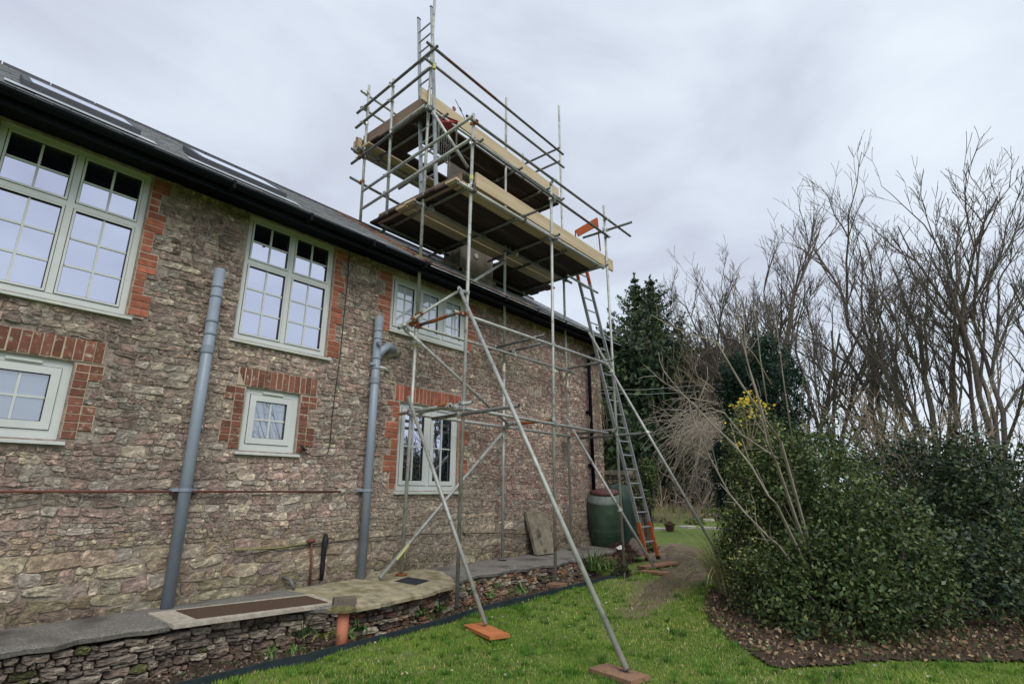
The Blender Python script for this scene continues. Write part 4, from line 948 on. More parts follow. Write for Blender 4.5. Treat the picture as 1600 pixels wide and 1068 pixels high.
# ================================================================== PIPES AND THINGS ON THE WALL
def soil_pipe(x, ztop, label):
    y = WY-.105; r = .055
    t = empty('soil_pipe', (x, y, .48), label, 'drain pipe')
    b = MB(); b.tube([(x, y, .47), (x, y, ztop)], r, 20, hollow=True); sm(b.build('pipe', 'pipe', t), 20)
    for z0, z1 in ((2.88, 2.98), (3.08, 3.12), (3.22, 3.26), (3.50, 3.53), (ztop-.22, ztop-.19)): b = MB(); b.tube([(x, y, z0), (x, y, z0+.012), (x, y, z1-.012), (x, y, z1)], r+.008, 20, radii=[r+.002, r+.009, r+.009, r+.002]); b.build('socket', 'pipe', t)
    for z in (1.50,): 
        b = MB(); b.tube([(x, y, z), (x, y, z+.03)], r+.008, 20); b.box(x-.12, x+.12, y+.05, y+.075, z, z+.03); b.bar((x-.12, y-.0, z+.015), (x-.05, y-.0, z+.015), .012, .03); b.build('bracket', 'pipe', t)
    return t, y, r
t, y, r = soil_pipe(4.28, 3.83, 'wide grey plastic soil pipe with a branch running up the wall beside the scaffold')
b = MB(); b.tube([(4.28, y, 3.24), (4.36, y, 3.36), (4.45, y+.0, 3.44), (4.56, y+.03, 3.44), (4.64, y+.10, 3.42)], .055, 16); b.build('branch', 'pipe', t, smooth=True)
b = MB(); b.tube([(4.46, y+.02, 3.45), (4.52, y+.05, 3.445), (4.60, y+.10, 3.44)], .06, 16, radii=[.062, .068, .066]); b.build('elbow', 'pipe', t, smooth=True)
b = MB(); b.tube([(4.25, y-.05, 3.44), (4.25, y-.10, 3.43)], .03, 14); b.build('cleaning_cap', 'pipe', t)
b = MB(); b.tube([(4.17, y-.01, 3.14), (4.25, y-.03, 3.14)], .022, 12); b.build('boss', 'pipe', t)
b = MB(); b.tube([(4.30, y-.01, 3.125), (4.42, y+.0, 3.125), (4.60, y+.12, 3.125)], .018, 10); b.build('waste_pipe', 'white', t, smooth=True)
b = MB(); n = 22; rr = [(4.60+(.16+.03*math.sin(3*a)+rng.normal(0,.008))*math.cos(a), 3.40+(.13+.04*math.sin(2*a+1)+rng.normal(0,.008))*math.sin(a)) for a in np.linspace(0, 2*math.pi, n, endpoint=False)]
b.add([(x, WY-.006, z) for x, z in rr]+[(4.60+(x-4.60)*.6, WY-.055+rng.normal(0,.004), 3.40+(z-3.40)*.6) for x, z in rr]+[(4.60, WY-.07, 3.40)], [(i,(i+1)%n,n+(i+1)%n,n+i) for i in range(n)]+[(n+i,n+(i+1)%n,2*n) for i in range(n)]); b.build('cement_collar', 'slab', t)
soil_pipe(2.16, 3.83, 'wide grey plastic soil pipe nearest the left edge between two window bays')
# black cable
cab = [(546,390),(543,440),(537,500),(531,560),(524,610),(519,650),(516,690),(512,708),(504,712.5),(488,712),(478,707),(473,699)]
b = MB(); b.tube([PY(x, y_, WY-.045) for x, y_ in cab], .006, 6); b.tube([PY(476, 704, WY-.05), PY(471, 696, WY-.06)], .015, 8); b.tube([PY(480, 702, WY-.05), PY(470, 702, WY-.06)], .008, 8)
tag(b.build('black_cable', 'black', smooth=True), 'thin black cable hanging down the wall and hooking under the small window', 'cable')
# horizontal rusty pipe with cemented end
t = empty('heating_pipe', (2.5, WY-.06, 1.5), 'thin level red-oxide pipe on the wall at the left ending in a cement dab', 'pipe')
e_ = PY(532, 767.5, WY-.06); b = MB(); b.tube([(-2.0, e_[1], e_[2]), tuple(e_)], .012, 10); b.build('pipe', 'redpipe', t, smooth=True)
b = MB(); vs = []; c = PY(533, 768, WY-.01); n = 12
ring = [(c[0]+.06*math.cos(a)*rng.uniform(.7,1.2), WY-.01, c[2]+.05*math.sin(a)*rng.uniform(.7,1.2)) for a in np.linspace(0, 2*math.pi, n, endpoint=False)]
b.add(ring+[(c[0], WY-.075, c[2])], [(i, (i+1)%n, n) for i in range(n)]); b.build('cement_dab', 'rim', t)
# yellow-green hose, black cable continuing
b = MB(); pts_ = [(360,858),(400,857),(430,856),(455,852),(478,848),(485,846)]; b.tube([PY(x, y_, WY-.05) for x, y_ in pts_], .0075, 8)
tag(b.build('garden_hose', 'hose', smooth=True), 'yellow-green hose strung along the foot of the wall at the left', 'hose')
pts_ = [(380,868),(440,855),(487,850),(530,846),(570,840),(640,835),(700,833),(780,832),(850,836)]; b = MB(); b.tube([PY(x, y_, WY-.045) for x, y_ in pts_], .0055, 6)
tag(b.build('wall_cable', 'black', smooth=True), 'thin dark cable sagging along the wall just above the terrace', 'cable')
b = MB(); b.tube([PY(487, 846, WY-.05), PY(486, 880, WY-.045), PY(484, 912, WY-.04)], .013, 8); b.tube([PY(480, 845, WY-.05), PY(492, 844, WY-.06)], .02, 8)
tag(b.build('standpipe', 'redpipe', smooth=True), 'thin brown standpipe rising from the terrace left of the black pipe', 'pipe')
b = MB(); b.tube([PY(509, 834, WY-.05), PY(508.5, 845, WY-.07), PY(506, 860, WY-.05), PY(504, 885, WY-.05), PY(502, 906, WY-.05)], .02, 10, radii=[.022, .038, .028, .028, .02]); 
tag(b.build('black_pipe_stub', 'black', smooth=True), 'short thick black lagged pipe standing against the wall left of the grey soil pipe', 'pipe')
b = MB(); a0 = PY(443, 902, WY-.03); b.tube([a0, a0+np.array((.02, -.10, -.01)), a0+np.array((.05, -.16, -.10))], .02, 10); 
tag(b.build('outlet_pipe', 'galvd', smooth=True), 'small bent grey outlet pipe low on the wall near the mat', 'pipe')
# rainwater pipe at the right corner
t = empty('rainwater_downpipe', (9.79, WY-.09, 1.3), 'dark blue-black rainwater pipe with a swan neck near the right corner of the cottage', 'drain pipe')
b = MB(); X_ = 9.82; b.tube([(10.25, 5.53, 4.63), (10.2, 5.56, 4.52), (9.95, 5.80, 4.40), (X_, 5.90, 4.28), (X_, 5.905, 4.15), (X_, 5.905, 1.35)], .038, 14); b.build('pipe', 'gutter', t, smooth=True)
for z in (4.12, 3.1, 2.0): b = MB(); b.tube([(X_, 5.905, z), (X_, 5.905, z+.05)], .045, 14); b.box(X_-.07, X_+.07, 5.94, 5.99, z, z+.05); b.build('bracket', 'gutter', t)
# small wall grilles: dark vent holes left by the eaves
# ---- water butt
def lathe(name, prof, n, m, parent, smooth=True, tf=None):
    V = []; F = []
    for r_, z in prof:
        for k in range(n): a = 2*math.pi*k/n; V.append((r_*math.cos(a), r_*math.sin(a), z))
    for i in range(len(prof)-1):
        for k in range(n): F.append((i*n+k, i*n+(k+1)%n, (i+1)*n+(k+1)%n, (i+1)*n+k))
    F.append(tuple(range(n))[::-1]); F.append(tuple((len(prof)-1)*n+k for k in range(n)))
    b = MB(); b.add(V, F); o = b.build(name, m, parent, loc=(0, 0, 0)); o.location = (0, 0, 0)
    if smooth: o.data.polygons.foreach_set('use_smooth', [len(p.vertices) == 4 for p in o.data.polygons])
    return o
bc = PZ(948, 851, .47)
t = empty('water_butt', (bc[0]-.02, bc[1]+.02, .485), 'dark green plastic water butt with a red lid leaning towards the wall corner', 'water butt')
t.rotation_euler = (math.radians(5), math.radians(-10), math.radians(10)); t.scale = (1.18, 1.18, 1.12)
lathe('barrel', [(.20,0),(.225,.02),(.262,.16),(.285,.26),(.292,.30),(.288,.315),(.292,.33),(.298,.50),(.298,.66),(.290,.70),(.292,.715),(.286,.74),(.270,.76)], 28, 'butt', t)
lathe('shoulder', [(.288,.742),(.292,.75),(.286,.775),(.262,.83),(.232,.885),(.215,.90)], 28, 'buttg', t)
lathe('lid', [(.232,.888),(.240,.892),(.240,.925),(.232,.935),(.15,.938),(.02,.94)], 28, 'lid', t)
for k in range(14):
    a = 2*math.pi*k/14; c_, s_ = math.cos(a), math.sin(a); b = MB(); b.bar((.285*c_, .285*s_, .775), (.238*c_, .238*s_, .88), .014, .014); o = b.build('rib', 'buttg', t, loc=(0,0,0)); o.location = (0,0,0)
for k in range(10):
    a = 2*math.pi*k/10; c_, s_ = math.cos(a), math.sin(a); b = MB(); b.bar((.218*c_, .218*s_, .03), (.276*c_, .276*s_, .22), .075, .016, up=(c_, s_, 0)); o = b.build('foot_panel', 'butt', t, loc=(0,0,0)); o.location = (0,0,0)
# sheet-covered bin behind it
def blob(name, c, sx, sy, sz, m, seed, folds=9, amp=.12, label=None, cat=None):
    r2 = np.random.default_rng(seed); nu, nv = 48, 26; V = []; F = []
    for j in range(nv+1):
        v = j/nv; zz = v; rad = (0.78+.22*math.sin(math.pi*min(1, (1-v)*1.2)/1.2+.3))*(1 if v < .72 else math.sqrt(max(0, 1-((v-.72)/.28)**2.2)))
        for i in range(nu):
            a = 2*math.pi*i/nu; f = 1+amp*math.sin(folds*a+3*v+1.5*math.sin(2*a))*(1-v)**.6+amp*.5*math.sin(4*a-5*v)
            V.append((c[0]+sx*rad*f*math.cos(a), c[1]+sy*rad*f*math.sin(a), c[2]+sz*zz+.02*math.sin(5*a+8*v)))
    for j in range(nv):
        for i in range(nu): F.append((j*nu+i, j*nu+(i+1)%nu, (j+1)*nu+(i+1)%nu, (j+1)*nu+i))
    return tag(link(name, npmesh(name, V, F, m, smooth=True)), label, cat)
g = PZ(990, 846, .42)
blob('covered_bin', (10.40, 5.66, .36), .36, .34, 1.30, 'tarp', 3, label='dark green plastic sheet draped over a bin behind the water butt', cat='covered bin')
# stone slab leaning on the wall
t0 = PZ(825, 862, .47); x0_, x1_ = 7.62, 8.16
b = MB(); b.add([(x0_+.03, 5.74, .475), (x1_, 5.72, .475), (x1_+.01, 5.90, 1.14), (x0_-.02, 5.93, 1.17), (x0_+.03, 5.80, .475), (x1_, 5.78, .475), (x1_+.01, 5.955, 1.15), (x0_-.02, 5.985, 1.17)],
    [(0,1,2,3),(7,6,5,4),(0,4,5,1),(1,5,6,2),(2,6,7,3),(3,7,4,0)])
tag(b.build('stone_slab', 'slab'), 'grey lichen-stained stone slab leaning upright against the wall', 'stone slab')
# pedestal: clay pipe with slab and block
p = PG(536, 1008); px_, py_ = p[0], p[1]+.03
t = empty('pipe_pedestal', (px_, py_, .08), 'orange clay pipe in the soil bed capped by a mossy slab and a block', 'pedestal')
b = MB(); b.tube([(px_, py_, .05), (px_, py_, .425)], .052, 24); sm(b.build('clay_pipe', 'terra', t), 24)
b = MB(); n = 18; rr = [(px_+(.135+.03*math.sin(3*a+1)+rng.normal(0,.006))*math.cos(a+.5), py_+(.10+.02*math.sin(2*a))*math.sin(a+.5)) for a in np.linspace(0, 2*math.pi, n, endpoint=False)]
b.add([(x, y_, .425) for x, y_ in rr]+[(x+rng.normal(0,.004), y_, .45) for x, y_ in rr]+[(px_+(x-px_)*.72, py_+(y_-py_)*.72, .482) for x, y_ in rr], [(i,(i+1)%n,n+(i+1)%n,n+i) for i in range(n)]+[(n+i,n+(i+1)%n,2*n+(i+1)%n,2*n+i) for i in range(n)]+[tuple(range(2*n,3*n)), tuple(range(n))[::-1]]); b.build('mossy_slab', 'moss', t)
b = MB(); s_ = 1; hx, hy = .105, .055
vs = []
for z, k in ((.478, 1.0), (.535, .96), (.545, .90)):
    for sx_, sy_ in ((-1,-1),(1,-1),(1,1),(-1,1)):
        X_, Y_ = sx_*hx*k, sy_*hy*k; a = math.radians(-25); vs.append((px_+X_*math.cos(a)-Y_*math.sin(a), py_+.0+X_*math.sin(a)+Y_*math.cos(a), z))
b.add(vs, [(0,1,5,4),(1,2,6,5),(2,3,7,6),(3,0,4,7),(4,5,9,8),(5,6,10,9),(6,7,11,10),(7,4,8,11),(8,9,10,11)]); b.build('block', 'block', t)
# overhead wires
for k, (y0, y1) in enumerate(((609, 601), (613, 611))):
    b = MB(); a, c = PD(900, y0, 20), PD(1100, y1, 24); b.tube([a-(c-a)*.3, a, (a+c)/2-np.array((0,0,.1)), c, c+(c-a)*1.5], .008, 4)
    tag(b.build('overhead_wire', 'wire'), ('upper' if k == 0 else 'lower')+' of two thin wires strung across the dark trees', 'wire')

# ================================================================== PLANTS
# ---- lawn grass blades: short, thinner where the earth is trodden bare
def in_view(x, y, z, m=40):
    d = np.stack([x, y, z-1.5], -1); a = d@FW; px = 800+FPX*(d@RT)/np.maximum(a, .01); py = 534-FPX*(d@UPV)/np.maximum(a, .01)
    return (a > .5) & (px > -m) & (px < 1600+m) & (py < 1068+m*2) & (py > 0)
def blades(n, x0, x1, y0, y1, h, wd, near):
    x = rng.uniform(x0, x1, n); y = rng.uniform(y0, y1, n); z = zf(x, y); r = np.hypot(x, y)
    k = in_view(x, y, z) & (r >= near[0]) & (r < near[1]) & (y < np.interp(x, GX, GY)-.015) & ~((x > GX[-1]) & (y > GY[-1]+(x-GX[-1])*.35) & (x < 9.9))
    k &= ~inpoly(BED2, x+rng.normal(0, .05, n), y+rng.normal(0, .05, n))
    d = inpoly(PATH2, x+rng.normal(0, .24, n), y+rng.normal(0, .17, n)); k &= ~(d & (rng.random(n) < .965-.5*(noise2(x, y, .14, 11) > .68)))
    wear = noise2(x, y, .9, 3)*.6+noise2(x, y, .35, 4)*.4
    dp = np.hypot((x-8.4)/2.2, (y-3.9)/1.0); wearp = np.clip(np.clip(1.3-dp, 0, 1)*.95+.75*np.clip(noise2(x, y, .75, 41)-.52, 0, 1)*2, 0, 1)
    k &= rng.random(n) > wearp*wear*1.3
    x, y, z, wear, wearp = x[k], y[k], z[k], wear[k], wearp[k]; n = len(x)
    a = rng.uniform(0, 2*np.pi, n); hh = h*rng.uniform(.5, 1.3, n)*(0.75+.5*noise2(x, y, .25, 5)); ln = rng.uniform(.1, .9, n)*hh; ww = wd*rng.uniform(.7, 1.3, n)
    s = np.stack([-np.sin(a), np.cos(a), 0*a], -1); f = np.stack([np.cos(a), np.sin(a), 0*a], -1); P = np.stack([x, y, z], -1); up = np.array([0, 0, 1.0])
    V = np.stack([P-s*ww[:, None]/2, P+s*ww[:, None]/2, P+f*ln[:, None]+up*hh[:, None]], 1).reshape(-1, 3)
    g1, g2, g3 = np.array((.255, .375, .055)), np.array((.54, .50, .20)), np.array((.060, .175, .016))
    t = np.clip(noise2(x, y, .07, 9)*.5+noise2(x, y, .22, 12)*.7+noise2(x, y, .55, 6)*.7+noise2(x, y, 1.7, 7)*.7-.85+rng.normal(0, .13, n)+wearp*.3, 0, 1)[:, None]
    c = g3*(1-t)+g1*t; dry = (rng.random(n) < .05+.25*wear*wearp+.22*np.clip(noise2(x, y, .8, 8)-.45, 0, 1)*2)[:, None]; c = np.where(dry, g2*rng.uniform(.7, 1.2, (n, 1)), c)*rng.uniform(.8, 1.2, (n, 1))
    return V, np.repeat(c, 3, 0)
Vs, Cs = [], []
for n_, h_, w_, nr in ((420000, .024, .0052, (2.2, 6.2)), (200000, .027, .0075, (6.2, 9.5))):
    v, c = blades(n_, 1.5, 10.5, -1.0, 5.2, h_, w_, nr); Vs.append(v); Cs.append(c)
v, c = blades(150000, 8.5, 24, 1.5, 18, .05, .018, (9.5, 30)); Vs.append(v); Cs.append(c*1.15)
V = np.concatenate(Vs); C_ = np.concatenate(Cs); F = np.arange(len(V)).reshape(-1, 3)
o = link('lawn_grass', npmesh('lawn_grass', V, F, 'grass', C_)); tag(o, 'short green and yellowish grass of the lawn beside the terrace', 'grass', kind='stuff')

# ---- leaf clouds
def leaf_mesh(name, P, size, cols, m, parent=None, droop=0.0, aspect=.55, normal_out=None):
    n = len(P); d = rng.normal(0, 1, (n, 3)); d[:, 2] -= droop; d /= np.linalg.norm(d, axis=1)[:, None]
    e_ = rng.normal(0, 1, (n, 3)); e_ -= (e_*d).sum(1)[:, None]*d; e_ /= np.linalg.norm(e_, axis=1)[:, None]
    s = (np.asarray(size)*np.ones(n)*rng.uniform(.6, 1.35, n))[:, None]
    V = np.stack([P-d*s/2, P+e_*s*aspect/2, P+d*s/2, P-e_*s*aspect/2], 1).reshape(-1, 3); F = np.arange(4*n).reshape(-1, 4)
    return link(name, npmesh(name, V, F, m, np.repeat(cols, 4, 0)), parent)
def ball_points(c, r, n, shell=.55, clump=None, nclump=0):
    "points in the outer part of a lumpy ellipsoid, gathered in clumps"
    if nclump:
        q = rng.normal(0, 1, (nclump, 3)); q /= np.linalg.norm(q, axis=1)[:, None]; q *= (shell+(1-shell)*rng.random((nclump, 1))**.6)
        k = rng.integers(0, nclump, n); p = q[k]+rng.normal(0, clump, (n, 3))
    else: p = rng.normal(0, 1, (n, 3)); p /= np.linalg.norm(p, axis=1)[:, None]; p *= (shell+(1-shell)*rng.random((n, 1)))
    return np.asarray(c)+p*np.asarray(r)
def pick(cols, n, jit=.25): cols = np.array(cols); return cols[rng.integers(0, len(cols), n)]*rng.uniform(1-jit, 1+jit, (n, 1))
# ---- branches
def segs_mesh(name, S, m, parent=None, n=4):
    A = np.array([s[0] for s in S]); B = np.array([s[1] for s in S]); ra = np.array([s[2] for s in S]); rb = np.array([s[3] for s in S])
    d = B-A; d /= np.linalg.norm(d, axis=1)[:, None]+1e-9; h = np.where(np.abs(d[:, 2:3]) > .9, np.array([[1., 0, 0]]), np.array([[0, 0, 1.]])); u = np.cross(d, h); u /= np.linalg.norm(u, axis=1)[:, None]; w_ = np.cross(d, u)
    ang = np.arange(n)*2*np.pi/n; V = []
    for P, r in ((A, ra), (B, rb)):
        V.append(P[:, None]+(u[:, None]*np.cos(ang)[None, :, None]+w_[:, None]*np.sin(ang)[None, :, None])*r[:, None, None])
    V = np.concatenate(V, 1).reshape(-1, 3); base = (np.arange(len(A))*2*n)[:, None, None]; k = np.arange(n); q = np.stack([k, (k+1) % n, n+(k+1) % n, n+k], -1)[None]
    return link(name, npmesh(name, V, (base+q).reshape(-1, 4), m), parent)
def grow(p, d, L, r, lev, S, T, spread=.5, up=.15, kids=(3, 5), wig=.13, nseg=4, shrink=.62, minr=.004):
    "a limb that wanders and sends off side limbs; S takes stout wood, T the fine twigs"
    p = np.array(p, float); d = np.array(d, float); d /= np.linalg.norm(d); step = L/nseg; pts = [p]; out = (T if lev <= 1 else S)
    for i in range(nseg):
        d = d+rng.normal(0, wig, 3)+np.array((0, 0, up*.3)); d /= np.linalg.norm(d); q = p+d*step; r0 = r*(1-.55*i/nseg); r1 = r*(1-.55*(i+1)/nseg)
        out.append((p, q, max(minr, r0), max(minr, r1))); p = q; pts.append((p, d.copy()))
    if lev > 0:
        for _ in range(rng.integers(kids[0], kids[1]+1)):
            i = rng.integers(1, nseg+1); q, dd = pts[i]; a = rng.normal(0, 1, 3); a -= (a@dd)*dd; a /= np.linalg.norm(a)
            nd = dd+a*spread*rng.uniform(.6, 1.4)+np.array((0, 0, up)); grow(q, nd, L*shrink*rng.uniform(.75, 1.2), r*.5*rng.uniform(.8, 1.1), lev-1, S, T, spread, up, kids, wig, max(3, nseg-1), shrink, minr)
def zat(x, y, D):
    r_ = ray(x, y); return float(EYE[2]+r_[2]/np.hypot(r_[0], r_[1])*D)
def bare_tree(name, x, D, ytop, label, stems=4, lev=4, m='twig', spread=.46, up=.13, kids=(3, 6), group='bare trees beyond the garden', r=None, lean=.20, minr=.0085):
    b = np.array(GD(x, D)); Hh = zat(x, ytop, D)-b[2]; t = empty(name, b, label, 'tree', group); S, T = [], []
    r = r or Hh*.0105
    for k in range(stems):
        a = 2*math.pi*k/stems+rng.uniform(0, 1); grow(b+np.array((math.cos(a), math.sin(a), 0))*r*.8, (math.cos(a)*lean*rng.uniform(.5, 1.6), math.sin(a)*lean*rng.uniform(.5, 1.6), 1), Hh*.60*rng.uniform(.8, 1.05), r*rng.uniform(.6, 1), lev, S, T, spread, up, kids, .09, 6, .50, minr)
    segs_mesh('trunk', S, 'bark' if m == 'twig' else m, t, 5); segs_mesh('crown', T, m, t, 3); return t
random.seed(3)
rng = np.random.default_rng(21)
bare_tree('bare_tree', 1158, 30, 425, 'slim bare tree nearest the two dark conifers, its twigs against the sky', 4, 4, kids=(4, 6))
bare_tree('bare_tree', 1190, 28, 360, 'tall bare many-stemmed tree between the slim one and the thick one', 5, 4, kids=(4, 6))
bare_tree('bare_tree', 1238, 26, 330, 'thick bare tree rising behind the dark clipped evergreen column', 5, 4)
bare_tree('bare_tree', 1300, 31, 372, 'bare tree standing just right of the thick one behind the hedge', 4, 4)
bare_tree('bare_tree', 1395, 27, 340, 'bare tree left of the two tallest at the right side of the picture', 4, 4)
bare_tree('bare_tree', 1470, 25, 262, 'second tallest bare tree near the right side of the picture', 5, 4)
bare_tree('bare_tree', 1570, 24, 235, 'tallest bare tree, standing nearest the right edge of the picture', 5, 4)
def conifer(x, D, ytop, wid, label, n=62, seed=1, cols=((.045,.080,.036),(.065,.105,.042),(.028,.050,.026),(.095,.125,.045))):
    r2 = np.random.default_rng(seed); b = np.array(GD(x, D)); Hh = zat(x, ytop, D)-b[2]; t = empty('conifer', b, label, 'tree', 'dark conifers behind the cottage')
    mb = MB(); mb.tube([b, b+np.array((0, 0, Hh*.5)), b+np.array((0, 0, Hh))], .2, 8, radii=[.22, .13, .02]); mb.build('trunk', 'bark', t)
    P = []; S = []; cl = []
    for i in range(n):
        f = (i/n)**.85; z = b[2]+Hh*(.06+.93*f); R = wid*(1-f)**.76*r2.uniform(.7, 1.15)*(1 if f < .9 else .75)+.03
        for k in range(9):
            a = 2*math.pi*(k+r2.uniform(-.4, .4))/9; L = R*r2.uniform(.40, 1.3); dz = r2.uniform(.02, .30); c0 = np.array((b[0], b[1], z)); last = c0; tone = r2.uniform(.55, 1.5)
            m_ = int(5+L*9)
            for j in range(m_):
                u_ = (j+.7)/m_; q = c0+np.array((math.cos(a)*L*u_, math.sin(a)*L*u_, L*(dz*u_-.42*u_*(1-u_)*1.6+.14*u_**3)))
                for _ in range(3): P.append(q+r2.normal(0, 1, 3)*np.array((.15, .15, .035))*(1.15-.8*u_)*min(1, .35+L*.6)-np.array((0, 0, .07))); cl.append(tone)
            S.append((c0, c0+np.array((math.cos(a)*L*.9, math.sin(a)*L*.9, L*(dz-.1)*.9)), .022, .008))
    for q_ in range(26): P.append(b+np.array((r2.normal(0,.03), r2.normal(0,.03), Hh*(1-.0017*q_)))); cl.append(1.0)
    P = np.array(P); c = pick(cols, len(P))*np.array(cl)[:, None]
    segs_mesh('branches', S, 'bark', t, 3)['kind'] = 'stuff'; leaf_mesh('crown', P, .25, c, 'leaf', t, droop=.5, aspect=.30); return t
conifer(1013, 31, 424, 5.0, 'dark conifer with a pointed top, left one of the pair behind the cottage corner', 30, 1)
conifer(1040, 32, 427, 6.0, 'dark conifer with a pointed top and long side boughs, right one of the pair', 30, 2)
conifer(1085, 35, 500, 4.2, 'lower conifer half hidden behind the right side of the pointed pair', 22, 4)
conifer(968, 30, 496, 3.4, 'lower conifer seen past the cottage corner and the ladder', 22, 5)
def bush(name, blobs, n, size, cols, m, label, cat='shrub', group=None, twigs=0, clump=.10, nclump=60, aspect=.55):
    c0 = np.mean([b_[0] for b_ in blobs], 0); t = empty(name, (c0[0], c0[1], zlawn(float(c0[0]), 0)), label, cat, group); vol = [np.prod(b_[1])**(2/3) for b_ in blobs]; P = []; tone = []
    for (c, r), v in zip(blobs, vol): 
        k = int(n*v/sum(vol)); P.append(ball_points(c, r, k, .45, clump, nclump))
    P = np.concatenate(P); P = P[P[:, 2] > zf(P[:, 0], P[:, 1])]
    cc = pick(cols, len(P)); leaf_mesh('foliage', P, size, cc, m, t, aspect=aspect)
    S = []
    for (c, r) in blobs:
        for _ in range(10):
            e_ = rng.normal(0, .5, 3); b0 = np.array((c[0]+rng.normal(0, .1), c[1]+rng.normal(0, .1), zlawn(c[0], 0)-.02)); S.append((b0, np.array(c)+e_*np.array(r), .02, .008))
    segs_mesh('stems', S, 'bark', t, 4)['kind'] = 'stuff'; return t
DK = [(.030,.055,.030),(.046,.078,.034),(.018,.032,.020),(.075,.095,.035)]
# evergreen masses behind
E_ = lambda x, y, D, r: (PD(x, y, D), r)
bush('evergreen_tree', [E_(962,640,27,(2.6,2.6,3.2)), E_(1000,600,28,(2.4,2.4,2.8)), E_(975,700,26,(3,3,2))], 9000, .34, DK, 'leaf', 'broad dark evergreen under the pointed conifers beside the cottage corner', 'tree', clump=.13, nclump=90)
bush('evergreen_tree', [E_(1035,610,29,(2.8,2.8,3.0)), E_(1062,660,28,(2.2,2.2,2.6)), E_(1025,700,27,(2.6,2.6,1.8))], 9000, .34, DK+[(.05,.06,.025)], 'leaf', 'broad dark evergreen behind the weeping bare shrub', 'tree', clump=.13, nclump=90)
bush('ivy_mass', [E_(1085,600,33,(2.2,2.2,2.0)), E_(1120,585,34,(2.6,2.6,1.8))], 2600, .32, [(.05,.055,.03),(.07,.06,.04)], 'leaf', 'loose ivy-clad growth between the dark evergreens and the bare trees', 'shrub')
# bare thickets
def thicket(name, x, D, ytop, wid, n, label, m='btwig', lev=2, group=None, minr=.006, up=.10, L=None):
    b = np.array(GD(x, D)); Hh = zat(x, ytop, D)-b[2]; t = empty(name, b, label, 'shrub', group); S, T = [], []
    for k in range(n):
        o_ = rng.normal(0, 1, 2)*wid*.4; a = rng.uniform(0, 6.28); grow(b+np.array((o_[0], o_[1], 0)), (math.cos(a)*.45, math.sin(a)*.45, 1), Hh*rng.uniform(.45, .75), Hh*.010+.006, lev, S, T, .6, up, (3, 5), .14, 5, .55, minr)
    segs_mesh('stems', S+T, m, t, 3)['kind'] = 'stuff'; return t
thicket('bare_shrub', 1010, 27, 690, 2.2, 16, 'tangled bare shrub behind the water butt and ladder')
thicket('bare_shrub', 1040, 28, 680, 2.4, 18, 'tangled bare shrub left of the gnarled little tree')
thicket('bare_shrub', 1090, 31, 575, 3.6, 26, 'tall buff thicket of bare twigs behind the weeping shrub', 'btwig', 3)
thicket('bare_shrub', 1135, 29, 585, 3.0, 20, 'tall bare thicket beside the dark clipped evergreen', 'btwig', 3)
thicket('bare_shrub', 1110, 26, 715, 1.8, 16, 'low reddish bare shrub at the foot of the weeping shrub', 'twig')
thicket('bare_shrub', 1380, 13, 600, 2.6, 22, 'brown bare thicket behind the hedge at the right', 'btwig', 3)
thicket('bare_shrub', 1500, 11, 640, 2.4, 20, 'brown bare thicket nearest the right edge of the picture', 'btwig', 3)
# weeping bare shrub: arching ribs with long hanging strands
b = np.array(GD(1168, 14)); t = empty('weeping_shrub', b, 'pale weeping bare shrub with long strands drooping to the left', 'shrub'); S = []
for k in range(34):
    x1_, y1_ = 1158-rng.uniform(0, 95), 674+rng.normal(0, 17); p = PD(1165+rng.normal(0, 6), 722+rng.normal(0, 20), 14.3+rng.normal(0, .4)); e_ = PD(x1_, y1_, 14.3+rng.normal(0, .8)); mid_ = (p+e_)/2+np.array((0, 0, .45))
    pts_ = [p, p*.5+mid_*.5, mid_*.95+e_*.05, e_]; r0 = .016
    for a_, c_ in zip(pts_[:-1], pts_[1:]): S.append((a_, c_, r0, r0*.75)); r0 *= .75
    for _ in range(12):
        u_ = rng.random()**.55; q0 = pts_[1]*(1-u_)+pts_[3]*u_+np.array((0, 0, .35*math.sin(math.pi*u_)))+rng.normal(0, .16, 3); d = -RT*rng.uniform(.3, 1.5)-np.array((0, 0, rng.uniform(-.3, .6)))+rng.normal(0, .35, 3)
        d /= np.linalg.norm(d); L = rng.uniform(.5, 1.7); q_ = q0
        for i_ in range(6):
            d = d+np.array((0, 0, -.15))+rng.normal(0, .12, 3); d /= np.linalg.norm(d); n_q = q_+d*L/6; S.append((q_, n_q, .0065, .0045)); q_ = n_q
segs_mesh('strands', S, 'ptwig', t, 3)['kind'] = 'stuff'
# gnarled apple-like tree
b = np.array(GD(1083, 22)); t = empty('gnarled_tree', b, 'small dark gnarled bare tree on the far lawn', 'tree'); S, T = [], []
for k in range(4): grow(b+np.array((0,0,0)), (rng.normal(0,.7), rng.normal(0,.7), 1), 1.5, .075, 3, S, T, .9, .05, (3,4), .34, 5, .62, .007)
segs_mesh('trunk', S, 'twig', t, 5); segs_mesh('crown', T, 'twig', t, 3)

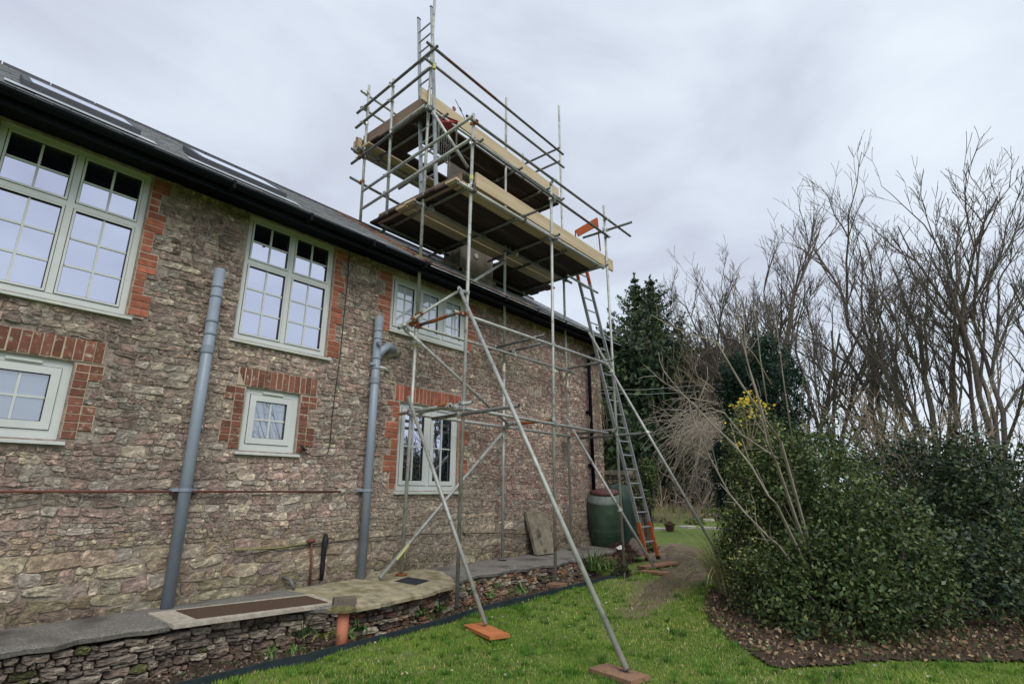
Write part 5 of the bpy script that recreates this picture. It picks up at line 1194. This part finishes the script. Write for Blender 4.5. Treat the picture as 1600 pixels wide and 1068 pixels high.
# ---- clipped dark evergreen column and the hedge on the right
bush('columnar_evergreen', [(PD(1160,640,9.6),(.40,.40,1.0)), (PD(1160,760,9.4),(.5,.5,1.1))], 30000, .07, [(.018,.055,.030),(.018,.05,.028),(.010,.025,.016)], 'leaf', 'dense dark-green column shrub behind the yellow-flowered bush', clump=.09, nclump=140, aspect=.3)
bush('columnar_evergreen', [(PD(1212,620,9.0),(.48,.48,1.1)), (PD(1212,740,8.8),(.55,.55,1.2))], 30000, .07, [(.018,.058,.032),(.020,.055,.03),(.010,.025,.016)], 'leaf', 'taller dense dark-green column shrub just right of the other one', clump=.09, nclump=140, aspect=.3)
HC = [(.045,.078,.026),(.070,.11,.034),(.026,.046,.018),(.10,.115,.04),(.12,.16,.05),(.28,.29,.09),(.05,.05,.025)]
bush('variegated_holly', [(PD(1188,735,7.4),(.52,.52,.95)), (PD(1180,850,6.7),(.46,.46,.7)), (PD(1212,930,6.0),(.50,.50,.62)), (PD(1225,800,6.8),(.55,.6,1.0))], 42000, .042, HC, 'leafg', 'dense small-leaved evergreen bush with pale leaf edges standing beside the curved bed', clump=.085, nclump=420)
bush('hedge', [(PD(1290,800,6.4),(.75,.7,1.1)), (PD(1300,950,5.4),(.75,.7,.8)), (PD(1375,880,5.6),(.7,.7,.9))], 34000, .05, HC[:5], 'leafg', 'deep green hedge between the small-leaved bush and the hedge at the right edge', 'hedge', clump=.085, nclump=380)
bush('hedge', [(PD(1450,800,7.5),(1.1,1.0,1.2)), (PD(1560,820,6.8),(1.1,1.0,1.2)), (PD(1500,930,6.0),(.9,.9,.8))], 34000, .06, DK+[(.07,.09,.03)], 'leafg', 'deep green hedge running out of the picture at the right edge', 'hedge', clump=.085, nclump=380)
# yellow flowers
pts = np.concatenate([PD(x, y, D)+rng.normal(0, 1, (k, 3))*s for x, y, D, k, s in ((1161,628,6.75,46,.035),(1172,616,6.8,26,.04),(1184,628,6.7,24,.03),(1145,634,6.9,12,.025),(1153,694,6.5,10,.015),(1196,634,6.5,24,.04),(1175,640,6.7,30,.09),(1165,660,6.6,12,.1))])
t = empty('yellow_flowers', pts.mean(0), 'clusters of yellow flowers at the top of the small-leaved bush', 'flowers'); leaf_mesh('petals', pts, .042, pick([(.75,.55,.04),(.8,.62,.10),(.55,.50,.08)], len(pts)), 'leaf', t, aspect=.8)['kind'] = 'stuff'
segs_mesh('stems', [(PD(1172, 700, 7.0), PD(x, y, 6.9), .008, .004) for x, y in ((1161,630),(1171,622),(1184,630),(1146,636),(1196,636))], 'btwig', t)
# long pale stems leaning in from the right
stems = [((1212,786),(1200,774),(1174,728),(1149,696),(1110,660),(1088,636),(1066,615),(1052,598),(1038,581)), ((1070,619),(1052,606),(1036,596),(1025,587)), ((1215,716),(1200,706),(1159,679),(1132,645),(1110,637),(1098,640)),
    ((1220,690),(1157,598),(1120,535),(1098,527),(1076,521),(1055,512),(1037,503),(1018,492)), ((1205,700),(1190,640),(1176,596),(1159,530),(1150,470),(1146,440)), ((1212,720),(1198,689),(1183,613),(1166,560),(1164,525),(1160,480)),
    ((1215,850),(1200,838),(1183,820),(1163,800),(1140,772),(1125,755)), ((1200,850),(1183,822),(1140,772),(1110,716),(1098,690),(1086,662),(1076,625)), ((1174,728),(1166,706),(1159,684)), ((1200,640),(1188,560),(1181,500),(1170,455)),
    ((1205,600),(1180,556),(1150,520)), ((1120,535),(1108,500),(1100,470)), ((1090,650),(1094,620),(1106,590),(1105,572)), ((1240,700),(1225,600),(1215,520),(1208,470)), ((1250,640),(1260,540),(1268,470))]
b0 = PD(1225, 930, 4.9); b0[2] = zlawn(float(b0[0]), 0)
t = empty('leggy_shrub', b0, 'leggy bare shrub with long pale stems reaching in front of the hedge', 'shrub')
for i, st in enumerate(stems):
    P = [PD(x, y, 5.0+.1*(i % 4)) for x, y in st]; r0 = .011 if len(st) > 4 else .007; nP = len(P)
    mb = MB(); mb.tube(P, r0, 6, radii=[r0*(1-.68*k/(nP-1)) for k in range(nP)]); mb.build('stem', 'ptwig', t, smooth=True)
S = []
for i, st in enumerate(stems[:8]):
    P = [PD(x, y, 5.0+.1*(i % 4)) for x, y in st]
    for k in range(7):
        j = rng.integers(1, len(P)); p = P[j-1]+(P[j]-P[j-1])*rng.random(); d = (P[j]-P[j-1]); d = d/np.linalg.norm(d)+rng.normal(0, .5, 3); grow(p, d, rng.uniform(.1, .35), .004, 0, S, S, .5, .1, (0,1), .15, 3, .6, .002)
b0 = PD(1290, 930, 6.2); b0[2] = zlawn(float(b0[0]), 0)
for i in (0, 3, 5, 6): S.append((b0, PD(*stems[i][0], 5.0+.1*(i % 4)), .02, .015))
segs_mesh('side_twigs', S, 'ptwig', t)['kind'] = 'stuff'
# ---- ornamental grass tuft
def tuft(name, base, n, L, cols, wd, label, bend=1.0, cat='plant', m='leaf', spread=.10, flop=.8):
    t = empty(name, base, label, cat); V = []; F = []; C = []
    for k in range(n):
        a = rng.uniform(0, 2*math.pi); l = L*rng.uniform(.5, 1.15); out_ = rng.uniform(.1, flop); p = np.array(base)+np.array((math.cos(a), math.sin(a), 0))*spread*rng.random(); el = math.pi/2-out_*.6; s = np.array((-math.sin(a), math.cos(a), 0)); c = np.array(cols[rng.integers(len(cols))])*rng.uniform(.7, 1.25); m_ = 6; i0 = len(V)
        for j in range(m_+1):
            w_ = wd*(1-(j/m_)**2*.9)/2; V += [p-s*w_, p+s*w_]; C += [c, c]; p = p+np.array((math.cos(a)*math.cos(el), math.sin(a)*math.cos(el), math.sin(el)))*l/m_; el -= bend*out_*.45
        F += [(i0+2*j, i0+2*j+1, i0+2*j+3, i0+2*j+2) for j in range(m_)]
    link('leaves', npmesh('leaves', V, F, m, np.array(C)), t); return t
p = PG(1122, 925); tuft('ornamental_grass', (p[0]+.1, p[1]-.1, zlawn(p[0], 0)), 260, 1.15, [(.48,.42,.22),(.34,.34,.14),(.58,.50,.30),(.20,.25,.08)], .011, 'tall tuft of buff and green grass arching over the lawn beside the curved bed', 1.0, 'ornamental grass', spread=.16)
p = PG(934, 897); tuft('strap_leaved_plant', (p[0]+.25, p[1]+.22, .22), 90, .42, [(.09,.17,.04),(.14,.24,.06),(.06,.11,.03)], .022, 'green strap-leaved clump at the end of the terrace beside the upright', 1.3, spread=.20)
p = PG(962, 893); tuft('strap_leaved_plant', (p[0]+.15, p[1]+.2, .21), 50, .30, [(.09,.17,.04),(.17,.25,.08)], .018, 'smaller strap-leaved clump just right of the bigger one', 1.3, spread=.15)
t_ = PG(986, 884); bush('heather', [((t_[0]+.35, t_[1]+.35, .38), (.32,.30,.22))], 3200, .035, [(.10,.035,.028),(.06,.03,.022),(.14,.06,.04)], 'leaf', 'reddish-brown heather bush at the foot of the ladder', clump=.09, nclump=80, aspect=.25)
t_ = PG(978, 900); bush('mossy_mound', [((t_[0], t_[1]+.08, .25), (.20,.16,.13))], 2500, .028, [(.05,.055,.025),(.03,.035,.02),(.10,.11,.045)], 'leaf', 'small dark cushion plant beside the lawn next to the right upright', 'plant', clump=.08, nclump=70)
t_ = PG(1020, 868); bush('ground_cover', [((t_[0]+.5, t_[1]+.55, .28), (.55,.35,.12))], 2500, .05, [(.07,.11,.035),(.11,.15,.06),(.05,.07,.03)], 'leaf', 'low green ground cover behind the ladder foot', 'plant', clump=.09, nclump=70)
# weeds and fern in the soil bed
def rosette(x, y, n, L, label, cols=((.10,.19,.05),(.15,.25,.07),(.07,.13,.04)), wd=.05, lift=0.0, dY=.10):
    p = PG(x, y); tuft('bed_weed', (p[0], p[1]+dY, zlawn(p[0], 0)+.02+lift), n, L, list(cols), wd, label, 1.5, 'weed', spread=.05, flop=1.2)
rosette(470, 1026, 26, .16, 'fine grassy weed left of the fern in the soil bed', wd=.012); rosette(432, 1030, 22, .14, 'grassy weed at the far left of the soil bed', wd=.012)
rosette(487, 1003, 40, .30, 'tall grassy tuft against the retaining wall beside the fern', ((.05,.10,.03),(.08,.14,.04)), .012, dY=.16)
rosette(572, 990, 14, .17, 'leafy weed just right of the clay pipe', dY=.12); rosette(665, 962, 14, .13, 'leafy weed in the bed left of the near upright'); rosette(824, 928, 14, .14, 'bright leafy weed left of the reddish sole board')
rosette(700, 957, 14, .10, 'pale leafy weed beside the near upright'); rosette(775, 935, 12, .09, 'small weed midway along the soil bed'); rosette(546, 999, 12, .10, 'low leafy weed at the foot of the clay pipe', dY=.0)
p = PG(520, 1008); t = empty('fern', (p[0], p[1]+.14, .16), 'small yellow-green fern against the wall left of the clay pipe', 'fern'); V, F, C = [], [], []
for k in range(7):
    a = math.pi*1.5+(k-3)*.5; q = np.array((p[0], p[1]+.14, .16)); el = 1.0
    for j in range(12):
        dq = np.array((math.cos(a)*math.cos(el), math.sin(a)*math.cos(el), math.sin(el)))*.024; s = np.array((-math.sin(a), math.cos(a), 0)); l = .055*(1-j/13); el -= .14; q = q+dq
        for sg in (-1, 1): i0 = len(V); V += [q-dq*.3, q+dq*.3, q+s*sg*l+dq*.6, q+s*sg*l*.7-dq*.1]; F.append((i0, i0+1, i0+2, i0+3)); C += [np.array((.26,.26,.09))*rng.uniform(.7,1.2)]*4
link('fronds', npmesh('fronds', V, F, 'leaf', np.array(C)), t)
# grass edge along the edging strip, longer blades
# leaf litter, clods and small stones on the beds
def litter(name, n, fx, m, cols, size, label):
    P = fx(n); leaf_mesh(name, P, size, pick(cols, len(P), .4), m, None, aspect=.6); tag(bpy.data.objects[name], label, 'leaf litter', kind='stuff')
def bedpts(n):
    x = rng.uniform(2, 10, n); y = rng.uniform(-3.5, 3.4, n); k = inpoly(BED2, x, y); x, y = x[k], y[k]; return np.stack([x, y, zf(x, y)+rng.uniform(.02, .05, len(x))], -1)
litter('leaf_litter', 34000, bedpts, 'leaf', [(.20,.12,.07),(.30,.20,.11),(.10,.07,.045),(.36,.29,.18),(.07,.10,.035)], .045, 'brown leaf litter lying on the curved shrub bed')
def wallpts(n):
    x = rng.uniform(1.2, GX[-1], n); f = rng.random(n); y0 = np.interp(x, GX, GY); y1 = np.interp(x, EX, EYv); return np.stack([x, y0+(y1-y0)*f, zlawn(x, 0)-.01-.085*np.minimum(1, f*1.6)+rng.uniform(.0, .025, n)], -1)
litter('bed_litter', 5200, wallpts, 'leaf', [(.16,.10,.07),(.26,.19,.13),(.08,.055,.04),(.07,.12,.035),(.34,.30,.24)], .03, 'bits of leaf, moss and grit in the narrow bed under the retaining wall')
def lawnpts(n):
    x = rng.uniform(1.5, 10, n); y = rng.uniform(-1, 4.6, n); k = (y < np.interp(x, GX, GY)-.05) & ~inpoly(BED2, x, y); x, y = x[k], y[k]; return np.stack([x, y, zf(x, y)+rng.uniform(.012, .03, len(x))], -1)
litter('lawn_litter', 1500, lawnpts, 'leaf', [(.34,.26,.15),(.22,.15,.09),(.50,.46,.34),(.14,.10,.07)], .028, 'scattered dead leaves and scraps lying on the lawn')
x = rng.uniform(1.5, 10, 700); y = rng.uniform(-1, 4.7, 700); k = (y < np.interp(x, GX, GY)-.04) & ~inpoly(BED2, x, y) & ~inpoly(PATH2, x, y); x, y = x[k], y[k]; q_ = 26
cx_, cy_ = np.repeat(x, q_), np.repeat(y, q_); n_ = len(cx_); a = rng.uniform(0, 6.283, n_); rr_ = rng.random(n_)*.045; px2, py2 = cx_+np.cos(a)*rr_, cy_+np.sin(a)*rr_; hh = rng.uniform(.03, .07, n_); ln = rng.uniform(.02, .05, n_)
P = np.stack([px2, py2, zf(px2, py2)], -1); s_ = np.stack([-np.sin(a), np.cos(a), 0*a], -1)*.0035; f_ = np.stack([np.cos(a)*ln, np.sin(a)*ln, hh], -1)
V = np.stack([P-s_, P+s_, P+f_], 1).reshape(-1, 3); cc_ = np.repeat(pick([(.075,.20,.025),(.05,.15,.018),(.13,.26,.04)], len(x), .2), q_, 0)
tag(link('grass_tussocks', npmesh('grass_tussocks', V, np.arange(len(V)).reshape(-1, 3), 'grass', np.repeat(cc_, 3, 0))), 'darker coarse tussocks standing a little above the lawn', 'grass', kind='stuff')
# ---- far garden
def flower_stems(x, D, n, hgt, label, cols, wid=.6):
    b = np.array(GD(x, D)); t = empty('flower_clump', b, label, 'plant'); S = []; P = []
    for k in range(n):
        o_ = rng.normal(0, 1, 3)*np.array((wid, wid, 0)); q = b+o_; e_ = q+np.array((rng.normal(0,.06), rng.normal(0,.06), hgt*rng.uniform(.5, 1.1))); S.append((q, e_, .006, .005)); P += [e_, q*.5+e_*.5]
    segs_mesh('stems', S, 'btwig', t, 3)['kind'] = 'stuff'; P = np.array(P); P = P+rng.normal(0, .04, P.shape); leaf_mesh('seed_heads', P, .07, pick(cols, len(P)), 'leaf', t, aspect=.4)['kind'] = 'stuff'
flower_stems(1048, 20, 120, .75, 'rusty-brown dead flower stems on the far lawn left of the pot', [(.30,.14,.05),(.38,.22,.09),(.22,.16,.06)], .55)
flower_stems(1075, 22, 34, .5, 'buff dead flower stems on the far lawn behind the pot', [(.30,.24,.12),(.20,.18,.08)], .4)
for x, y, r_, lb in ((1030,815,.30,'yellow-green moss cushion left of the flower pot'),(1085,818,.28,'low green cushion plant right of the flower pot'),(1105,800,.35,'low green cushion plant beside the flagstones'),(1060,800,.35,'low green plants behind the flower pot')):
    p = PG(x, y); bush('cushion_plant', [((p[0], p[1], p[2]+.06), (r_, r_*1.3, .12))], 900, .06, [(.20,.24,.04),(.11,.17,.05),(.07,.10,.04)], 'leaf', lb, 'plant', 'cushion plants on the far lawn', clump=.1, nclump=40)
p = PG(1047, 829); t = empty('flower_pot', p, 'small dark flower pot standing on the far lawn', 'flower pot'); mb = MB(); mb.tube([(p[0],p[1],p[2]), (p[0],p[1],p[2]+.17), (p[0],p[1],p[2]+.171), (p[0],p[1],p[2]+.21)], .1, 14, radii=[.11,.155,.175,.178]); mb.build('pot', 'pot', t); P = ball_points((p[0],p[1],p[2]+.22), (.13,.13,.05), 200, .2); leaf_mesh('foliage', P, .04, pick([(.10,.08,.04),(.06,.09,.03)], 200), 'leaf', t)
for i, (x, y, lb) in enumerate(((1073,823,'flagstone just right of the flower pot'),(1103,812,'pale flagstone beside the raking tube on the far lawn'),(1108,825,'nearest pale flagstone beside the shrub bed'),(1028,826,'flagstone left of the flower pot'))):
    p = PG(x, y); mb = MB(); n = 7; R_ = [(p[0]+.32*math.cos(a)*rng.uniform(.8,1.2), p[1]+.30*math.sin(a)*rng.uniform(.8,1.2)) for a in np.linspace(0, 6.28, n, endpoint=False)]
    mb.add([(a, b_, p[2]-.03) for a, b_ in R_]+[(a, b_, p[2]+.035) for a, b_ in R_], [tuple(range(n, 2*n))]+[(k, (k+1)%n, n+(k+1)%n, n+k) for k in range(n)]); tag(mb.build('flagstone', 'flag'), lb, 'flagstone', 'flagstones on the far lawn')
# low garden wall beyond the cottage corner
ga, gb_ = np.array(GD(925, 14.6)), np.array(GD(996, 13.6)); Lw = float(np.linalg.norm((gb_-ga)[:2])); dw = (gb_-ga)/Lw; nw = np.array((dw[1], -dw[0], 0)); nw = nw if nw@(-ga) > 0 else -nw
t = empty('garden_wall', (ga+gb_)/2, 'rough stone garden wall with a pale coping behind the water butt', 'stone wall'); zt = zat(970, 741, 14)
gp = lambda u, v, o: tuple(ga+dw*u+nw*o+np.array((0, 0, v-ga[2])))
mb = MB(); c8 = [ga-nw*.02, gb_-nw*.02, gb_-nw*.4, ga-nw*.4]; mb.add([(p[0],p[1],.1) for p in c8]+[(p[0],p[1],zt) for p in c8], [(0,1,5,4),(1,2,6,5),(2,3,7,6),(3,0,4,7),(4,5,6,7)]); mb.build('core', 'slab', t)
sd_ = []; z = .2
while z < zt: 
    x = rng.uniform(0, .2)
    while x < Lw: sd_.append((x, z)); x += rng.uniform(.14, .4)
    z += rng.uniform(.09, .15)
for p in rubble(0, Lw, .15, zt, .08, .15, 3, .03, 12):
    if p is None or area(p) < .002: continue
    mb = MB()
    if add_stone(mb, p, .012, gp, rng.uniform(.02, .05), np.array((.24,.215,.17))*rng.uniform(.6, 1.2)): c = np.mean(np.array(mb.v), 0); mb.build('stone', 'stone', t, loc=tuple(c))
u = 0.0
while u < Lw-.3:
    l = rng.uniform(.45, .8); mb = MB(); a, b_ = ga+dw*u, ga+dw*min(Lw, u+l-.02); mb.bar((a[0]-nw[0]*.18, a[1]-nw[1]*.18, zt+.05), (b_[0]-nw[0]*.18, b_[1]-nw[1]*.18, zt+.05+rng.normal(0,.01)), .48, .11); mb.build('coping_stone', 'slab', t); u += l
bush('wall_shrub', [(PD(1003,772,12.9),(.34,.34,.50)), (PD(1009,742,13.0),(.25,.3,.4))], 5200, .06, [(.07,.12,.035),(.12,.18,.06),(.045,.075,.03),(.16,.15,.07)], 'leaf', 'leafy green shrub growing against the end of the garden wall behind the ladder', clump=.1, nclump=90)
# dead climber on the right corner of the wall
t = empty('climber', (10.2, 5.98, 1.5), 'dead climbing plant clinging to the right corner of the cottage wall', 'climbing plant'); S = []
for k in range(9): grow((10.05+.03*k, 5.955, 3.95-rng.uniform(0, .5)), (rng.normal(.1,.1), 0, -1), 1.1, .008, 1, S, S, .35, -.1, (2,3), .16, 6, .5, .003)
S = [((a[0], min(a[1], 5.965), a[2]), (b_[0], min(b_[1], 5.965), b_[2]), r0, r1) for a, b_, r0, r1 in S]; S = [(np.array(a), np.array(b_), r0, r1) for a, b_, r0, r1 in S if b_[0] < 10.6]
segs_mesh('stems', S, 'btwig', t)
# brown slab and white scraps by the butt
p = PZ(990, 868, .40); mb = MB(); mb.add([(9.95,5.0,.30),(10.6,5.15,.30),(10.6,5.35,.30),(9.95,5.25,.30),(9.98,5.25,.50),(10.5,5.42,.62),(10.5,5.46,.62),(9.98,5.29,.50)], [(3,2,1,0),(0,1,5,4),(4,5,6,7),(1,2,6,5),(2,3,7,6),(3,0,4,7)]); tag(mb.build('brown_slab', 'block'), 'dark brown slab lying tilted at the foot of the water butt', 'slab')
mb = MB(); a = PZ(966, 858, .49); mb.add([a, a+np.array((.16,-.06,.0)), a+np.array((.18,.02,.05)), a+np.array((.03,.06,.03)), a+np.array((.1,0,.07))], [(0,1,4),(1,2,4),(2,3,4),(3,0,4)]); tag(mb.build('white_scrap', 'white'), 'crumpled white scrap on the terrace end beside the water butt', 'scrap')
# trees and hedge on the garden side behind the photographer, seen mirrored in the ground-floor panes
rng = np.random.default_rng(5)
for i, (x, y, h, lb) in enumerate(((20,-9,9,'bare tree across the garden mirrored in the left pane'),(26,-12,11,'bare tree across the garden mirrored in the right pane'),(14,-11,8,'bare tree across the garden behind the photographer'))):
    t = empty('bare_tree', (x, y, .2), lb, 'tree', 'bare trees mirrored in the window'); S, T = [], []
    for k in range(4): a = k*1.57+.4; grow((x, y, .1), (math.cos(a)*.25, math.sin(a)*.25, 1), h*.6, .12, 3, S, T, .45, .15, (3,5), .08, 6, .5, .015)
    segs_mesh('trunk', S, 'bark', t, 5); segs_mesh('crown', T, 'twig', t, 3)
bush('hedge', [((10+3.2*k, -9.5-1.1*k, 1.0), (2.2, 1.6, 1.7)) for k in range(7)], 14000, .20, DK, 'leaf', 'dark hedge along the far side of the garden, mirrored in the ground-floor window', 'hedge', clump=.1, nclump=120)
